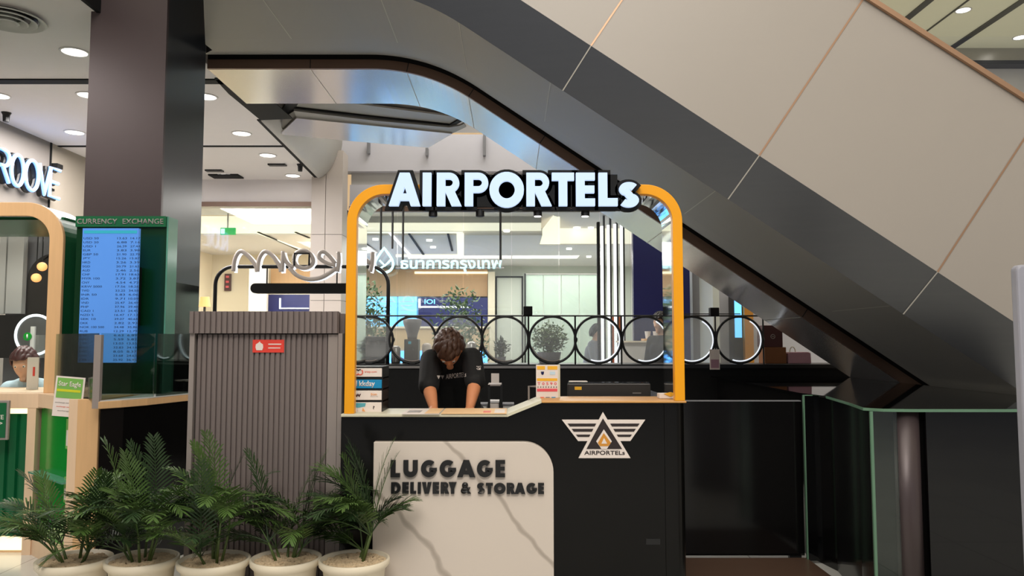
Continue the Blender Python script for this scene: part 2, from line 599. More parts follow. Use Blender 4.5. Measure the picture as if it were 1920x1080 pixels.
def glyph(ch, w, h, t):
    """groups of closed loops (outer first, then holes) of a heavy geometric capital"""
    if ch == 'I':
        return [[[(0, 0), (w, 0), (w, h), (0, h)]]]
    if ch == 'L':
        return [[[(0, 0), (w, 0), (w, .23 * h), (t, .23 * h), (t, h), (0, h)]]]
    if ch == 'T':
        a = (w - t) / 2
        return [[[(a, 0), (a + t, 0), (a + t, .77 * h), (w, .77 * h), (w, h), (0, h), (0, .77 * h), (a, .77 * h)]]]
    if ch == 'E':
        return [[[(0, 0), (w, 0), (w, .22 * h), (t, .22 * h), (t, .39 * h), (w * .97, .39 * h), (w * .97, .61 * h), (t, .61 * h), (t, .78 * h), (w, .78 * h), (w, h), (0, h)]]]
    if ch == 'A':
        ta = t * 1.12
        top = t * 1.15
        dx = (w - top) / 2
        f = lambda z: ta + dx * z
        o = [(0, 0), (ta, 0), (f(.16), .16 * h), (w - f(.16), .16 * h), (w - ta, 0), (w, 0), (w - dx, h), (dx, h)]
        za = min(.72, (w / 2 - ta) / dx)
        hole = [(f(.37), .37 * h), (w - f(.37), .37 * h), (w / 2, za * h)][::-1]
        return [[o, hole]]
    if ch in 'RP':
        bh = .60 * h
        r = bh / 2
        bw = w * (.9 if ch == 'R' else 1)
        hr = r - .19 * h
        c = (bw - r, h - r)
        hole = ([(t, c[1] - hr)] + arc(max(t + .01 * w, c[0]), c[1], hr, hr, -90, 90, 12) + [(t, c[1] + hr)])[::-1]
        if ch == 'P':
            o = [(0, 0), (t, 0), (t, h - bh)] + arc(c[0], c[1], r, r, -90, 90) + [(0, h)]
        else:
            o = [(0, 0), (t, 0), (t, .42 * h), (w - 1.2 * t, 0), (w, 0), (bw - r * .45, .455 * h)] + arc(c[0], c[1], r, r, -55, 90) + [(0, h)]
        return [[o, hole]]
    if ch == 'D':
        o = [(0, 0)] + arc(w - h * .5, h / 2, h * .5, h / 2, -90, 90) + [(0, h)]
        q = h * .5 - t
        return [[o, ([(t, h / 2 - (h / 2 - .21 * h))] + arc(max(t, w - h * .5), h / 2, q, h / 2 - .21 * h, -90, 90) + [(t, h / 2 + h / 2 - .21 * h)])[::-1]]]
    if ch == 'O':
        return [[arc(w / 2, h / 2, w / 2, h / 2, 0, 348, 29), arc(w / 2, h / 2, w / 2 - t * 1.05, h / 2 - t * 1.02, 348, 0, 29)]]
    if ch == 'U':
        r = w / 2
        o = [(0, h)] + arc(r, r, r, r, 180, 360) + [(w, h), (w - t, h)] + arc(r, r, r - t, r - t * 1.05, 0, -180) + [(t, h)]
        return [[o]]
    if ch == 'G':
        return [[stroke(arc(w / 2, h / 2, w / 2 - t / 2, h / 2 - t / 2, 48, 335, 26), t)], [[(w * .52, .34 * h), (w, .34 * h), (w, .54 * h), (w * .52, .54 * h)]]]
    if ch == 'S':
        p = arc(w / 2, .725 * h, w / 2 - t * .55, .275 * h - t / 2, 25, 250, 14) + arc(w / 2, .275 * h, w / 2 - t / 2, .275 * h - t / 2, 70, -155, 14)
        return [[stroke(p, t)]]
    if ch == 'V':
        return [[[(w / 2 - t * .62, 0), (w / 2 + t * .62, 0), (w, h), (w - t * 1.15, h), (w / 2, .36 * h), (t * 1.15, h), (0, h)]]]
    if ch == 'Y':
        a = w / 2
        return [[[(a - t / 2, 0), (a + t / 2, 0), (a + t / 2, .44 * h), (w, h), (w - t * 1.2, h), (a, .66 * h), (t * 1.2, h), (0, h), (a - t / 2, .44 * h)]]]
    return []


def area(p):
    return sum(p[i][0] * p[(i + 1) % len(p)][1] - p[(i + 1) % len(p)][0] * p[i][1] for i in range(len(p))) / 2


def grow(p, d):
    if area(p) < 0:
        p = p[::-1]
    q = []
    for i in range(len(p)):
        a, b, c = Vector(p[i - 1]), Vector(p[i]), Vector(p[(i + 1) % len(p)])
        if (b - a).length < 1e-6 or (c - b).length < 1e-6:
            continue
        u, v = (b - a).normalized(), (c - b).normalized()
        n1, n2 = Vector((u.y, -u.x)), Vector((v.y, -v.x))
        n = n1 + n2
        if n.length < 1e-4:
            q.append(tuple(b + n1 * d))
            continue
        n.normalize()
        k = min(1.7, 1 / max(.3, n.dot(n1)))
        q.append(tuple(b + n * d * k))
    return q


def loops_mesh(mb, loops, x, z, y, depth):
    c = bpy.data.curves.new('g', 'CURVE')
    c.dimensions = '2D'
    c.fill_mode = 'BOTH'
    c.extrude = depth / 2
    for lp in loops:
        sp = c.splines.new('POLY')
        sp.points.add(len(lp) - 1)
        for i, p in enumerate(lp):
            sp.points[i].co = (p[0], p[1], 0, 1)
        sp.use_cyclic_u = True
    o = bpy.data.objects.new('g', c)
    COL.objects.link(o)
    me = mesh_of(o)
    bpy.data.curves.remove(c)
    mb.add_mesh(me, Matrix(((1, 0, 0, x), (0, 0, 1, y + depth / 2), (0, 1, 0, z), (0, 0, 0, 1))))
    return mb


def letter(ch, px0, px1, py0, py1, tpx, Y, depth, m, parent, name='letter', back=None, backpx=0):
    """one letter whose box is given in photo pixels on the plane at depth Y"""
    a, b = at(px0, py1, Y), at(px1, py0, Y)
    k = (b.x - a.x) / (px1 - px0)
    mb = MB()
    groups = glyph(ch, b.x - a.x, b.z - a.z, tpx * k)
    for g in groups:
        loops_mesh(mb, g, a.x, a.z, Y, depth)
    o = mb.build(name, m, parent)
    if back:
        mb = MB()
        for g in groups:
            loops_mesh(mb, [grow(g[0], backpx * k)], a.x, a.z, Y + depth, 0.03)
        mb.build('letter_backing', back, parent)
    return o


def rrect(x0, x1, z0, z1, r, n=8, corners=(1, 1, 1, 1)):
    """ccw rounded rectangle; corners = bl, br, tr, tl"""
    p = []
    for (cx, cz, a, c, kx, kz) in ((x0 + r, z0 + r, 180, corners[0], x0, z0), (x1 - r, z0 + r, 270, corners[1], x1, z0),
                                   (x1 - r, z1 - r, 0, corners[2], x1, z1), (x0 + r, z1 - r, 90, corners[3], x0, z1)):
        p += arc(cx, cz, r, r, a, a + 90, n) if c else [(kx, kz)]
    return p


def arch_path(x0, x1, zb0, zb1, zt, r, n=10):
    return [(x0, zb0)] + [(x0 + r + r * math.cos(R(180 - 90 * i / n)), zt - r + r * math.sin(R(180 - 90 * i / n))) for i in range(n + 1)] + \
           [(x1 - r + r * math.cos(R(90 - 90 * i / n)), zt - r + r * math.sin(R(90 - 90 * i / n))) for i in range(n + 1)] + [(x1, zb1)]


def arch_ring(mb, x0, x1, zb0, zb1, zt, r, wd, y0, y1, n=12):
    o = arch_path(x0, x1, zb0, zb1, zt, r, n)
    i = arch_path(x0 + wd, x1 - wd, zb0, zb1, zt - wd, max(.01, r - wd), n)
    return mb.prism(o + i[::-1], 'y', y0, y1)


def slab_px(mb, pts, z, th):
    p = [onz(a, b, z) for a, b in pts]
    return mb.prism([(q.x, q.y) for q in p], 'z', z, z + th)

# ================================================================== THE SETTING
ZC = 3.9
struct('floor', B(-14, 14, -8, 22, -0.1, 0), 'floor')
mb = MB().prism([(-6.0, -3), (-3.09, -3), (-3.09, 6.36), (-2.69, 6.36), (-2.72, 7.05), (-2.78, 8.4), (-2.93, 11.6), (-6.0, 11.6)], 'z', ZC, ZC + 0.3)
struct('ceiling', mb, 'ceil')
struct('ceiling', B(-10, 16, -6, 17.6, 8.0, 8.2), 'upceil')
struct('ceiling', B(-2.7, -0.3, 7.62, 9.4, 4.02, 4.2), 'ceil')
# black slots in the lower ceiling
struct('trim_1', B(-5.7, -2.72, 7.08, 7.2, ZC - .012, ZC), 'matblack')
struct('trim_2', B(-5.7, -2.82, 9.55, 9.6, ZC - .01, ZC), 'matblack')
mb = MB().prism([(-2.77, 7.05), (-2.67, 7.05), (-2.69, 7.55), (-2.44, 7.55), (-2.41, 8.35), (-2.78, 8.4), (-2.80, 7.5)], 'z', ZC - .012, ZC)
struct('trim_3', mb, 'matblack')
mb = MB().prism([(-2.82, 8.4), (-2.77, 8.4), (-2.90, 11.6), (-2.96, 11.6)], 'z', ZC - .012, ZC)
struct('trim_33', B(-3.09, -3.06, -3, 6.3, ZC - .012, ZC + .3), 'matblack')
struct('trim_4', mb, 'matblack')
# leaning fascia along the open edge of the lower ceiling
mb = MB()
rows = []
for k in range(9):
    a = k / 8 * PI / 2
    dx, dz = .30 * math.sin(a), .55 * (1 - math.cos(a)) + .12 * k / 8
    rows.append([(-2.78 + dx, 8.4, ZC + dz), (-2.84 + dx, 10.0, ZC + dz), (-2.91 + dx, 11.6, ZC + dz)])
struct('trim_5', mb.grid(rows), 'offwhite', smooth=True, solid=.03)

# left shopfront wall
yb = onx(93, 300, -5.7).y
struct('wall_left', B(-5.9, -5.7, -3, yb, 0, ZC), 'wallL')
struct('wall_left', B(-5.9, -5.7, yb + .03, 11.6, 0, ZC), 'wallL2')
struct('trim_6', B(-5.9, -5.69, yb, yb + .03, 0, ZC), 'matblack')

# bulkhead and shop opening on the far side, left of the pillar
zs = Z(385, 11.6)
struct('wall_back', B(-5.7, -2.98, 11.6, 11.8, zs, ZC + .3), 'ceil')
struct('trim_7', B(-5.7, -3.0, 11.57, 11.6, zs - .02, zs + .05), 'brown')
struct('trim_8', B(-4.46, -4.02, 11.2, 11.45, ZC - .02, ZC), 'matblack')
mb = B(-5.7, -3.04, 11.66, 11.68, 0, zs)
struct('window_1', mb, 'glass')
# shop behind that opening
struct('wall_back', B(-7.0, -3.42, 15.4, 15.6, 0, 3.6), 'cream')
struct('wall_right', MB().prism([(-3.08, 11.75), (-3.04, 11.75), (-3.40, 15.45), (-3.44, 15.45)], 'z', 0, 3.6), 'cream')
struct('wall_left', B(-6.2, -6.0, 11.8, 15.4, 0, 3.6), 'cream')
struct('ceiling', MB().prism([(-6.2, 12.5), (-3.13, 12.5), (-3.43, 15.4), (-6.2, 15.4)], 'z', 3.18, 3.3), 'ceil')
struct('ceiling', B(-6.2, -3.1, 11.8, 12.5, 3.5, 3.6), 'ceil')
struct('trim_9', B(-6.0, -3.15, 12.44, 12.5, 3.2, 3.48), 'cove')

# far atrium edge, right of the pillar
YB = 12.0
z1, z2, z3, z4 = Z(252, YB), Z(321, YB), Z(346, YB), Z(393, YB)
struct('wall_back', B(-2.95, 6.0, YB, YB + .25, z2, z1), 'greywall')
struct('wall_back', B(-2.55, 6.0, YB + .12, YB + .3, z3 - .02, z2), 'offwhite')
struct('wall_back', B(-2.55, 6.0, YB + .02, YB + .3, z4, z3), 'greywall')
struct('trim_10', B(-2.55, 2.3, YB - .01, YB + .02, z4 - .03, z4 + .05), 'brown')
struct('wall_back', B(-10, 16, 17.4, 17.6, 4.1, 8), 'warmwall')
# upper level on the far side: beam, dark line and white shopfront seen above the escalator
struct('trim_11', B(7, 14, 16.9, 17.3, Z(118, 17), Z(92, 17)), 'steel')
struct('trim_12', B(7, 14, 16.8, 17.35, Z(126, 17), Z(119, 17)), 'black')
struct('wall_back', B(7, 14, 17.1, 17.38, 4.3, Z(126, 17)), 'white')
for n, xx, wd in ((13, 7.95, .14), (14, 9.75, .14), (15, 8.75, .02)):
    struct('trim_%d' % n, B(xx, xx + wd, 8, 17, 7.97, 8.0), 'black')
struct('wall_right', B(12, 12.2, -6, 17.6, 0, 8), 'white')

# glass front of the bank
GX = [-2.54, X(742, YB), X(868, YB), X(960, YB), X(1050, YB), X(1128, YB), X(1187, YB)]
for k in range(6):
    struct('window_%d' % (k + 2), B(GX[k], GX[k + 1] - .012, YB + .1, YB + .115, 0, z4), 'glass')
struct('trim_16', B(X(643, YB), X(647, YB), YB + .05, YB + .15, 0, z4), 'matblack')
struct('trim_17', B(X(1122, YB), X(1127, YB), YB + .05, YB + .15, 0, Z(415, YB)), 'matblack')
# bank hall
struct('wall_back', B(-2.6, 3.2, 18, 18.2, 0, 3.5), 'bankwall')
struct('wall_left', B(-2.92, -2.85, 12.3, 12.9, 0, 3.5), 'bankwall')
struct('wall_left', B(-5.2, -5.1, 15.7, 18, 0, 3.5), 'bankwall')
struct('wall_back', B(-5.2, -2.6, 18, 18.2, 0, 3.5), 'bankwall')
struct('wall_right', B(3.2, 3.3, 12.3, 18, 0, 3.5), 'bankwall')
struct('ceiling', B(-5.2, .5, 12.7, 18, 3.2, 3.3), 'ceil')
struct('ceiling', B(.5, 3.3, 14, 18, 3.2, 3.3), 'ceil')
struct('ceiling', B(.5, 3.3, 12.2, 14, 3.5, 3.6), 'ceil')
struct('ceiling', B(-2.6, .5, 12.2, 12.7, 3.5, 3.6), 'ceil')
struct('trim_18', B(-2.5, .48, 12.64, 12.7, Z(432, 12.65), Z(418, 12.65)), 'cove')
struct('trim_19', B(-2.5, .48, 12.62, 12.7, Z(418, 12.65), 3.5), 'offwhite')
struct('trim_20', B(.62, 3.2, 13.95, 14.0, Z(457, 14), 3.5), 'cove')
mb = MB().hexa([at(995, 458, 14) + Vector((0, 0, 0)), at(1050, 458, 14), at(1050, 458, 14.04), at(995, 458, 14.04),
                at(1040, 400, 12.4), at(1050, 396, 12.4), at(1050, 396, 12.45), at(1040, 400, 12.45)])
struct('trim_21', mb, 'cove')
# recessed tray of light
struct('trim_22', slab_px(MB(), [(856, 438), (870, 438), (869, 480), (858, 480)], 3.185, .012), 'cove')
struct('trim_23', slab_px(MB(), [(742, 478), (869, 478), (869, 482), (742, 482)], 3.185, .012), 'cove')
struct('trim_24', slab_px(MB(), [(670, 435), (868, 435), (868, 437.5), (670, 437.5)], 3.185, .012), 'cove')
for n, (a, b, c, d, wd) in enumerate(((672, 447, 706, 473, 2), (765, 439, 792, 478, 4), (838, 439, 846, 471, 4), (728, 437, 766, 479, 5))):
    struct('trim_%d' % (25 + n), slab_px(MB(), [(a, b), (a + wd, b), (c + wd, d), (c, d)], 3.18, .012), 'matblack' if n < 3 else 'led')
# timber wall panel and pale uprights
struct('wall_back', B(X(640, 17.9), X(914, 17.9), 17.86, 17.99, Z(556, 17.9), Z(505, 17.9)), 'woodwall')
struct('trim_29', B(X(776, 17.8), X(914, 17.8), 17.82, 17.86, Z(513, 17.8), Z(509, 17.8)), 'glowwarm')
struct('trim_30', B(X(915, 17.8), X(928, 17.8), 17.7, 17.99, 0, Z(510, 17.8)), 'cream')
d1 = thing('service_door', 'pale flush door in thin dark frame at the back of the bank', 'door', (X(955, 17.9), 17.9, 0))
xa, xb, zt = X(929, 17.9), X(981, 17.9), Z(518, 17.9)
mb = MB().box(xa, xa + .03, 17.85, 17.98, 0, zt).box(xb - .03, xb, 17.85, 17.98, 0, zt).box(xa + .03, xb - .03, 17.85, 17.98, zt - .03, zt)
mb.build('door_frame', 'black', d1)
B(xa + .035, xb - .035, 17.9, 17.97, 0.01, zt - .035).build('door_leaf', 'bankwall', d1)
# right end of the bank: LED uprights, navy panel, grey wall
struct('wall_back', B(2.55, 8, 13.4, 13.6, 0, z4), 'greywall')
struct('trim_31', B(X(1297, 12.2), X(1310, 12.2), 12.1, 12.3, 0, z4), 'greyplastic')
struct('trim_32', B(X(1333, 13.36), X(1335, 13.36), 13.36, 13.4, 0, z4), 'greyplastic')
single('navy_wall_panel', 'tall navy blue glossy panel beside the white light bars', 'panel',
       B(X(1188, 12), X(1294, 12), 11.96, 12.1, 0, Z(425, 12)), 'navy', bevel=.004)
for k, px in enumerate((1130, 1142, 1154.5, 1167)):
    t = thing('light_bar', ('leftmost', 'second from left', 'third from left', 'rightmost')[k] + ' of the four tall white light bars in the bank window', 'light',
              (X(px, 12.5), 12.5, 0), 'vertical white light bars')
    xx = X(px, 12.5)
    B(xx - .022, xx + .022, 12.48, 12.52, .01, Z(424 - 2 * k, 12.5)).build('diffuser', 'led', t)
    B(xx + .022, xx + .05, 12.48, 12.56, 0, 3.49).build('housing', 'black', t)
t = thing('glass_partition', 'pale green glass meeting room partition standing inside the bank', 'partition', (X(1050, 16), 16, 0))
xa, xb, zt = X(986, 16), X(1121, 16), Z(513, 16)
for k in range(4):
    B(xa + (xb - xa) * k / 4, xa + (xb - xa) * (k + 1) / 4 - .015, 16, 16.012, 0.02, zt - .02).build('glass_panel', 'frostgreen', t)
B(xa, xb, 15.98, 16.03, zt - .02, zt).build('top_rail', 'steel', t)
B(xa - .03, xa, 15.97, 16.05, 0, zt).build('end_post', 'black', t)

# ------------------------------------------------------------------ lights in the ceilings
def downlight(loc, r, label, group):
    t = thing('ceiling_light', label, 'light', loc, group)
    mb = MB()
    mb.lathe([(r * 1.18, loc[2] - .008), (r * 1.18, loc[2]), (r, loc[2]), (r, loc[2] - .008), (r * 1.18, loc[2] - .008)], loc[0], loc[1], 24, cap=False)
    mb.build('trim_ring', 'white', t)
    MB().lathe([(r, loc[2] - .004), (r, loc[2] - .001)], loc[0], loc[1], 24).build('diffuser', 'glowwhite', t)
    return t


DL = [((140, 97), 'big round ceiling downlight left of the dark column, nearest one'),
      ((140, 248), 'round downlight above the glowing blue wall letters'),
      ((166, 178), 'round downlight half hidden by the left edge of the dark column'),
      ((-4, 179), 'round downlight cut by the left edge of the photo'),
      ((453, 250), 'round downlight just right of the dark column, nearest of that group'),
      ((502, 291), 'round downlight second from the dark column, beside the black ceiling edge'),
      ((423, 328), 'small round downlight over the far shop, left one of the far pair'),
      ((549, 329), 'small round downlight over the far shop, right one of the far pair'),
      ((386, 181), 'round downlight peeking past the right edge of the dark column')]
for (px, lab) in DL:
    p = onz(px[0], px[1], ZC)
    downlight((p.x, p.y, ZC), .1, lab, 'downlights in the low ceiling')
for (px, lab) in (((1806, 19), 'bright round downlight in the high ceiling above the escalator, left one'),
                  ((1913, 70), 'bright round downlight in the high ceiling at the right edge of the photo')):
    p = onz(px[0], px[1], 8.0)
    downlight((p.x, p.y, 8.0), .13, lab, 'downlights in the high ceiling')
for k, px in enumerate([(704, 447), (805, 449), (812, 462), (950, 431), (928, 481), (1067, 465), (1085, 459), (1047, 480), (1104, 480), (1074, 437), (1082, 428)]):
    p = onz(px[0], px[1], 3.2)
    zc = 3.5 if p.x > .5 and p.y < 14.2 else 3.2
    p = onz(px[0], px[1], zc)
    if zc > 3.3 and p.y > 13.9:
        p.y = 13.8
    t = single('spotlight', 'tiny bright round spotlight in the bank ceiling', 'light', MB().lathe([(.05, zc - .03), (.05, zc)], p.x, p.y, 14), 'glowwhite', 'spotlights in the bank ceiling')
for px, n, lab in (((12, 217), 'sprinkler', 'small black fitting on the ceiling above the blue letters'), ((563, 314), 'sprinkler', 'small black fitting on the ceiling beside the far pair of downlights')):
    p = onz(px[0], px[1] - 6, ZC)
    single(n, lab, 'sprinkler', MB().lathe([(.03, ZC - .1), (.035, ZC - .03), (.05, ZC)], p.x, p.y, 12), 'black')
for px, lab in (((402, 319), 'thin dark slot vent in ceiling over the far shop, left one'), ((520, 308), 'thin dark slot vent in ceiling over the far shop, right one')):
    p = onz(px[0], px[1], ZC)
    single('ceiling_vent', lab, 'vent', B(p.x - .12, p.x + .12, p.y - .05, p.y + .05, ZC - .02, ZC), 'black')
p = onz(14, 30, ZC)
t = thing('round_vent', 'round white air diffuser in the ceiling at the top left corner', 'vent', (p.x, p.y, ZC))
for k, r in enumerate((.26, .2, .14, .08)):
    MB().lathe([(r, ZC - .03 - .008 * k), (r - .045, ZC - .012), (r - .05, ZC - .012), (r - .012, ZC - .036 - .008 * k), (r, ZC - .03 - .008 * k)], p.x, p.y, 36, cap=False).build('vent_ring', 'offwhite', t)
MB().lathe([(.2, ZC - .01), (.2, ZC - .002)], p.x, p.y, 36).build('vent_throat', 'black', t)

# ------------------------------------------------------------------ dark column, pale pillar
t = thing('column', 'dark bronze and smoked glass square column rising behind the exchange sign', 'column', (-2.78, 5.95, 0))
x0, x1, cy = at(168, 100, 5.6).x, at(311, 100, 5.6).x, 5.6
B(x0, x1, cy, cy + .03, 0, 5).build('front_cladding', 'colfront', t)
B(x0, x1 - .03, cy + .03, cy + .72, 0, 5).build('core', 'black', t)
B(x1 - .03, x1, cy + .03, cy + .73, 1.9, 5).build('side_cladding', 'colside', t)
B(x1 - .03, x1, cy + .03, cy + .73, 0, 1.9).build('lower_side_cladding', 'glossblack', t)
t = thing('pillar', 'pale beige clad square pillar between the shop front and bank glass', 'pillar', (X(610, 11.4), 11.6, 0))
x0, x1 = X(579, 11.4), X(638, 11.4)
zz = [0, .9, 2.05, Z(440, 11.4), ZC + .4]
xm = X(606, 11.4)
for a, b in zip(zz, zz[1:]):
    B(x0, xm - .004, 11.4, 11.75, a + .006, b).build('cladding_panel', 'pillar', t)
    B(xm + .004, x1, 11.4, 11.75, a + .006, b).build('cladding_panel', 'pillar', t)
B(x0 + .01, x1 - .01, 11.42, 11.74, 0, ZC + .38).build('core', 'greyplastic', t)

# ------------------------------------------------------------------ escalator overhead
ZL, TH = 3.86, math.atan(.672)
cs, sn = math.cos(TH), math.sin(TH)
KX = -.74
path = [(-2.66 + k * .25, ZL) for k in range(6)]
p0, p1, p2 = Vector((KX - .5, ZL)), Vector((KX, ZL)), Vector((KX + .5 * cs, ZL - .5 * sn))
for k in range(15):
    u = k / 14
    q = p0 * (1 - u) ** 2 + p1 * 2 * u * (1 - u) + p2 * u * u
    path.append((q.x, q.y))
path = [p for p in path if p[0] < p0.x - .01] + path[-15:]
L1 = (p2.y - .02) / sn
for k in range(1, 13):
    path.append((p2.x + L1 * k / 12 * cs, p2.y - L1 * k / 12 * sn))
nrm = []
arcl = [0]
for i, p in enumerate(path):
    a, b = Vector(path[max(0, i - 1)]), Vector(path[min(len(path) - 1, i + 1)])
    d = (b - a).normalized()
    nrm.append((-d.y, d.x))
    if i:
        arcl.append(arcl[-1] + (Vector(p) - Vector(path[i - 1])).length)


def epos(i, Y, d):
    x = path[i][0] + nrm[i][0] * d
    if Y < 6.64:
        x = max(x, -2.10 - (Y - 5.1) * .38)
        if Y < 6.4:
            x = max(x, -2.5)
    return (x, Y, max(.015, path[i][1] + nrm[i][1] * d))


def eat(s, Y, d):
    for i in range(len(path) - 1):
        if arcl[i + 1] >= s or i == len(path) - 2:
            u = (s - arcl[i]) / (arcl[i + 1] - arcl[i])
            a, b = Vector(epos(i, Y, d)), Vector(epos(i + 1, Y, d))
            return a + (b - a) * u


t = thing('escalator', 'large escalator clad in beige and grey panels crossing overhead', 'escalator', (5.3, 6.0, 0))


def eband(name, prof, m, smooth=False, i0=0):
    mb = MB()
    mb.grid([[epos(i, Y, d) for (Y, d) in prof] for i in range(i0, len(path))])
    return mb.build(name, m, t, smooth=smooth)


dA, dB = 1.60, .325
eband('side_panel', [(4.97, dA), (5.0, dB)], 'beige')
eband('lower_side_band', [(5.0, dB), (5.1, 0)], 'darkband')
eband('soffit_panel', [(5.1, 0), (6.02, 0)], 'greyunder')
eband('cove', [(6.02, 0), (6.15, .003), (6.3, .015), (6.42, .032), (6.5, .052)], 'greyunder', smooth=True)
eband('shadow_gap', [(6.5, .052), (6.5, .22), (6.605, .22), (6.605, .046)], 'matblack')
eband('edge_trim', [(6.605, .046), (6.6, .046), (6.6, -.035), (6.63, -.035)], 'brown')
eband('rear_soffit', [(6.63, -.035), (7.6, -.035)], 'mirrorsoffit')
eband('rear_side', [(7.6, -.035), (7.6, dA)], 'beige')
eband('deck', [(7.6, dA), (4.97, dA)], 'black')
eband('top_edge_trim', [(4.965, dA - .02), (4.94, dA - .02), (4.94, dA + .012), (4.99, dA + .012)], 'copper')
# seams between the cladding panels
i2 = len(path) - 13
s2 = arcl[i2]
sb = []
for px, py in ((1108, 68), (1423, 277), (1757, 497)):
    q = at(px, py, 5.0)
    sb.append(s2 + (q.x - nrm[-1][0] * dB - path[i2][0]) / cs)
for s in [sb[0] - (sb[1] - sb[0])] + sb:
    for nm, (Ya, da), (Yb, db), m in (('panel_seam', (4.966, dA - .02), (4.996, dB), 'copper'), ('panel_seam', (4.996, dB), (5.096, -.002), 'seam')):
        wd = .006 if m == 'copper' else .004
        mb = MB()
        mb.face([eat(s - wd, Ya, da), eat(s + wd, Ya, da), eat(s + wd, Yb, db), eat(s - wd, Yb, db)])
        mb.build(nm, m, t)
for s in [.9, 1.75, 2.35] + [x - .1 for x in sb]:
    mb = MB()
    mb.face([eat(s - .003, 5.1, -.002), eat(s + .003, 5.1, -.002), eat(s + .003, 6.02, -.002), eat(s - .003, 6.02, -.002)])
    mb.build('soffit_seam', 'seam', t)
    mb = MB()
    mb.face([eat(s - .003, 6.64, -.037), eat(s + .003, 6.64, -.037), eat(s + .003, 7.6, -.037), eat(s - .003, 7.6, -.037)])
    mb.build('soffit_seam', 'seam', t)
    mb = MB()
    mb.face([eat(s - .004, 6.598, .045), eat(s + .004, 6.598, .045), eat(s + .004, 6.598, -.035), eat(s - .004, 6.598, -.035)])
    mb.build('trim_seam', 'black', t)
# glass balustrade and handrail
mb = MB()
mb.grid([[epos(i, 5.12, dA - .02), epos(i, 5.12, dA + .74)] for i in range(6, len(path))])
mb.build('balustrade_glass', 'glass', t)
mb = MB()
mb.tube([epos(i, 5.12, dA + .77) for i in range(6, len(path) - 2)], .045, 10)
mb.build('handrail', 'black', t, smooth=True)

# second, farther landing soffit seen below the first
t = thing('far_escalator_landing', 'smaller metal landing soffit with a black groove hanging beyond the escalator', 'soffit', (-1.5, 8.6, 3.9))
slab_px(MB(), [(525, 252), (556, 222), (700, 236), (848, 251), (803, 277), (640, 263)], 3.9, .02).build('lower_panel', 'mirrorsoffit', t)
slab_px(MB(), [(556, 221), (551, 208), (700, 226), (842, 239), (862, 236), (870, 232), (874, 238), (849, 250), (700, 235)], 3.92, .02).build('lip', 'greyunder', t)
slab_px(MB(), [(551, 207), (552, 203), (700, 220), (843, 235), (868, 220), (872, 224), (846, 240), (700, 227)], 3.94, .02).build('groove', 'matblack', t)
slab_px(MB(), [(554, 203), (566, 181), (700, 199), (866, 221), (843, 235), (700, 220)], 3.96, .02).build('upper_panel', 'greyunder', t)
slab_px(MB(), [(545, 180), (567, 180), (552, 207), (530, 222), (519, 221)], 3.95, .02).build('end_panel', 'matblack', t)
slab_px(MB(), [(529, 222), (552, 208), (556, 222), (528, 253)], 3.93, .02).build('corner_panel', 'plastic', t)
for k, (px, y0, y1) in enumerate(((690, 266, 287), (800, 277, 291), (908, 250, 291))):
    a = at(px, y1, 11.9)
    single('steel_bracket', ('leftmost', 'middle', 'rightmost')[k] + ' thin dark bracket hanging against the far white balcony edge', 'bracket',
           B(a.x - .02, a.x + .02, 11.9, 11.99, a.z, Z(y0, 11.9)), 'greyplastic', 'brackets on the balcony edge')

# ================================================================== LEFT: EXCHANGE BOOTH
YF = 5.4
t = thing('exchange_booth', 'green money exchange booth with a light wood arched window frame', 'booth', (-3.9, 5.6, 0))
bx0, bx1 = -4.75, X(111, YF)
zsill, ztop = Z(737, YF), Z(379, YF)
mb = arch_ring(MB(), bx0, bx1, zsill, zsill, ztop, .27, .098, YF, YF + .03)
mb.build('window_frame', 'wood', t, bevel=.004)
mb = arch_ring(MB(), bx0 + .006, bx1 - .006, zsill, zsill, ztop - .006, .265, .055, YF + .03, YF + .36)
mb.build('shell', 'green', t)
ip = arch_path(bx0 + .1, bx1 - .1, zsill, zsill, ztop - .1, .17)
MB().prism(ip, 'y', YF + .1, YF + .106).build('window_pane', 'glass', t)
B(bx0, bx1 + .01, YF - .03, YF + .7, Z(765, YF), zsill).build('sill', 'woodpale', t, bevel=.004)
B(bx0, X(64, YF), YF - .02, YF + .02, Z(775, YF), Z(766, YF)).build('light_strip', 'glowwarm', t)
# fluted green front
mb = MB()
px = []
x = bx0
while x < X(61, YF) - .02:
    px += [(x, YF + .02), (x + .006, YF - .002), (x + .052, YF - .002), (x + .058, YF + .02)]
    x += .075
xe = X(61, YF)
mb.prism(px + [(xe, YF + .02), (xe, YF + .5), (bx0, YF + .5)], 'z', Z(1005, YF), Z(775, YF))
mb.build('fluted_panel', 'green', t)
B(bx0, X(62, YF), YF + .04, YF + .4, .0, Z(1005, YF)).build('plinth', 'woodpale', t)
B(bx0, X(62, YF), YF + .02, YF + .04, .02, Z(1008, YF)).build('light_strip', 'glowwarm', t)
# wooden uprights and the bright green bay that turns towards the counter
a0, a1 = X(62, YF), X(78, YF)
B(a0, a1, YF - .03, YF + .4, 0, Z(765, YF)).build('wood_upright', 'woodpale', t)
q0, q1 = Vector((a1, YF - .02)), Vector((X(146, 4.9), 4.9))


def bay(u0, u1, z0, z1, off, th):
    d = (q1 - q0)
    n = Vector((d.y, -d.x)).normalized()
    if n.y > 0:
        n = -n
    A, Bq = q0 + d * u0 + n * off, q0 + d * u1 + n * off
    C, D = Bq - n * th, A - n * th
    return MB().prism([tuple(A), tuple(Bq), tuple(C), tuple(D)], 'z', z0, z1)


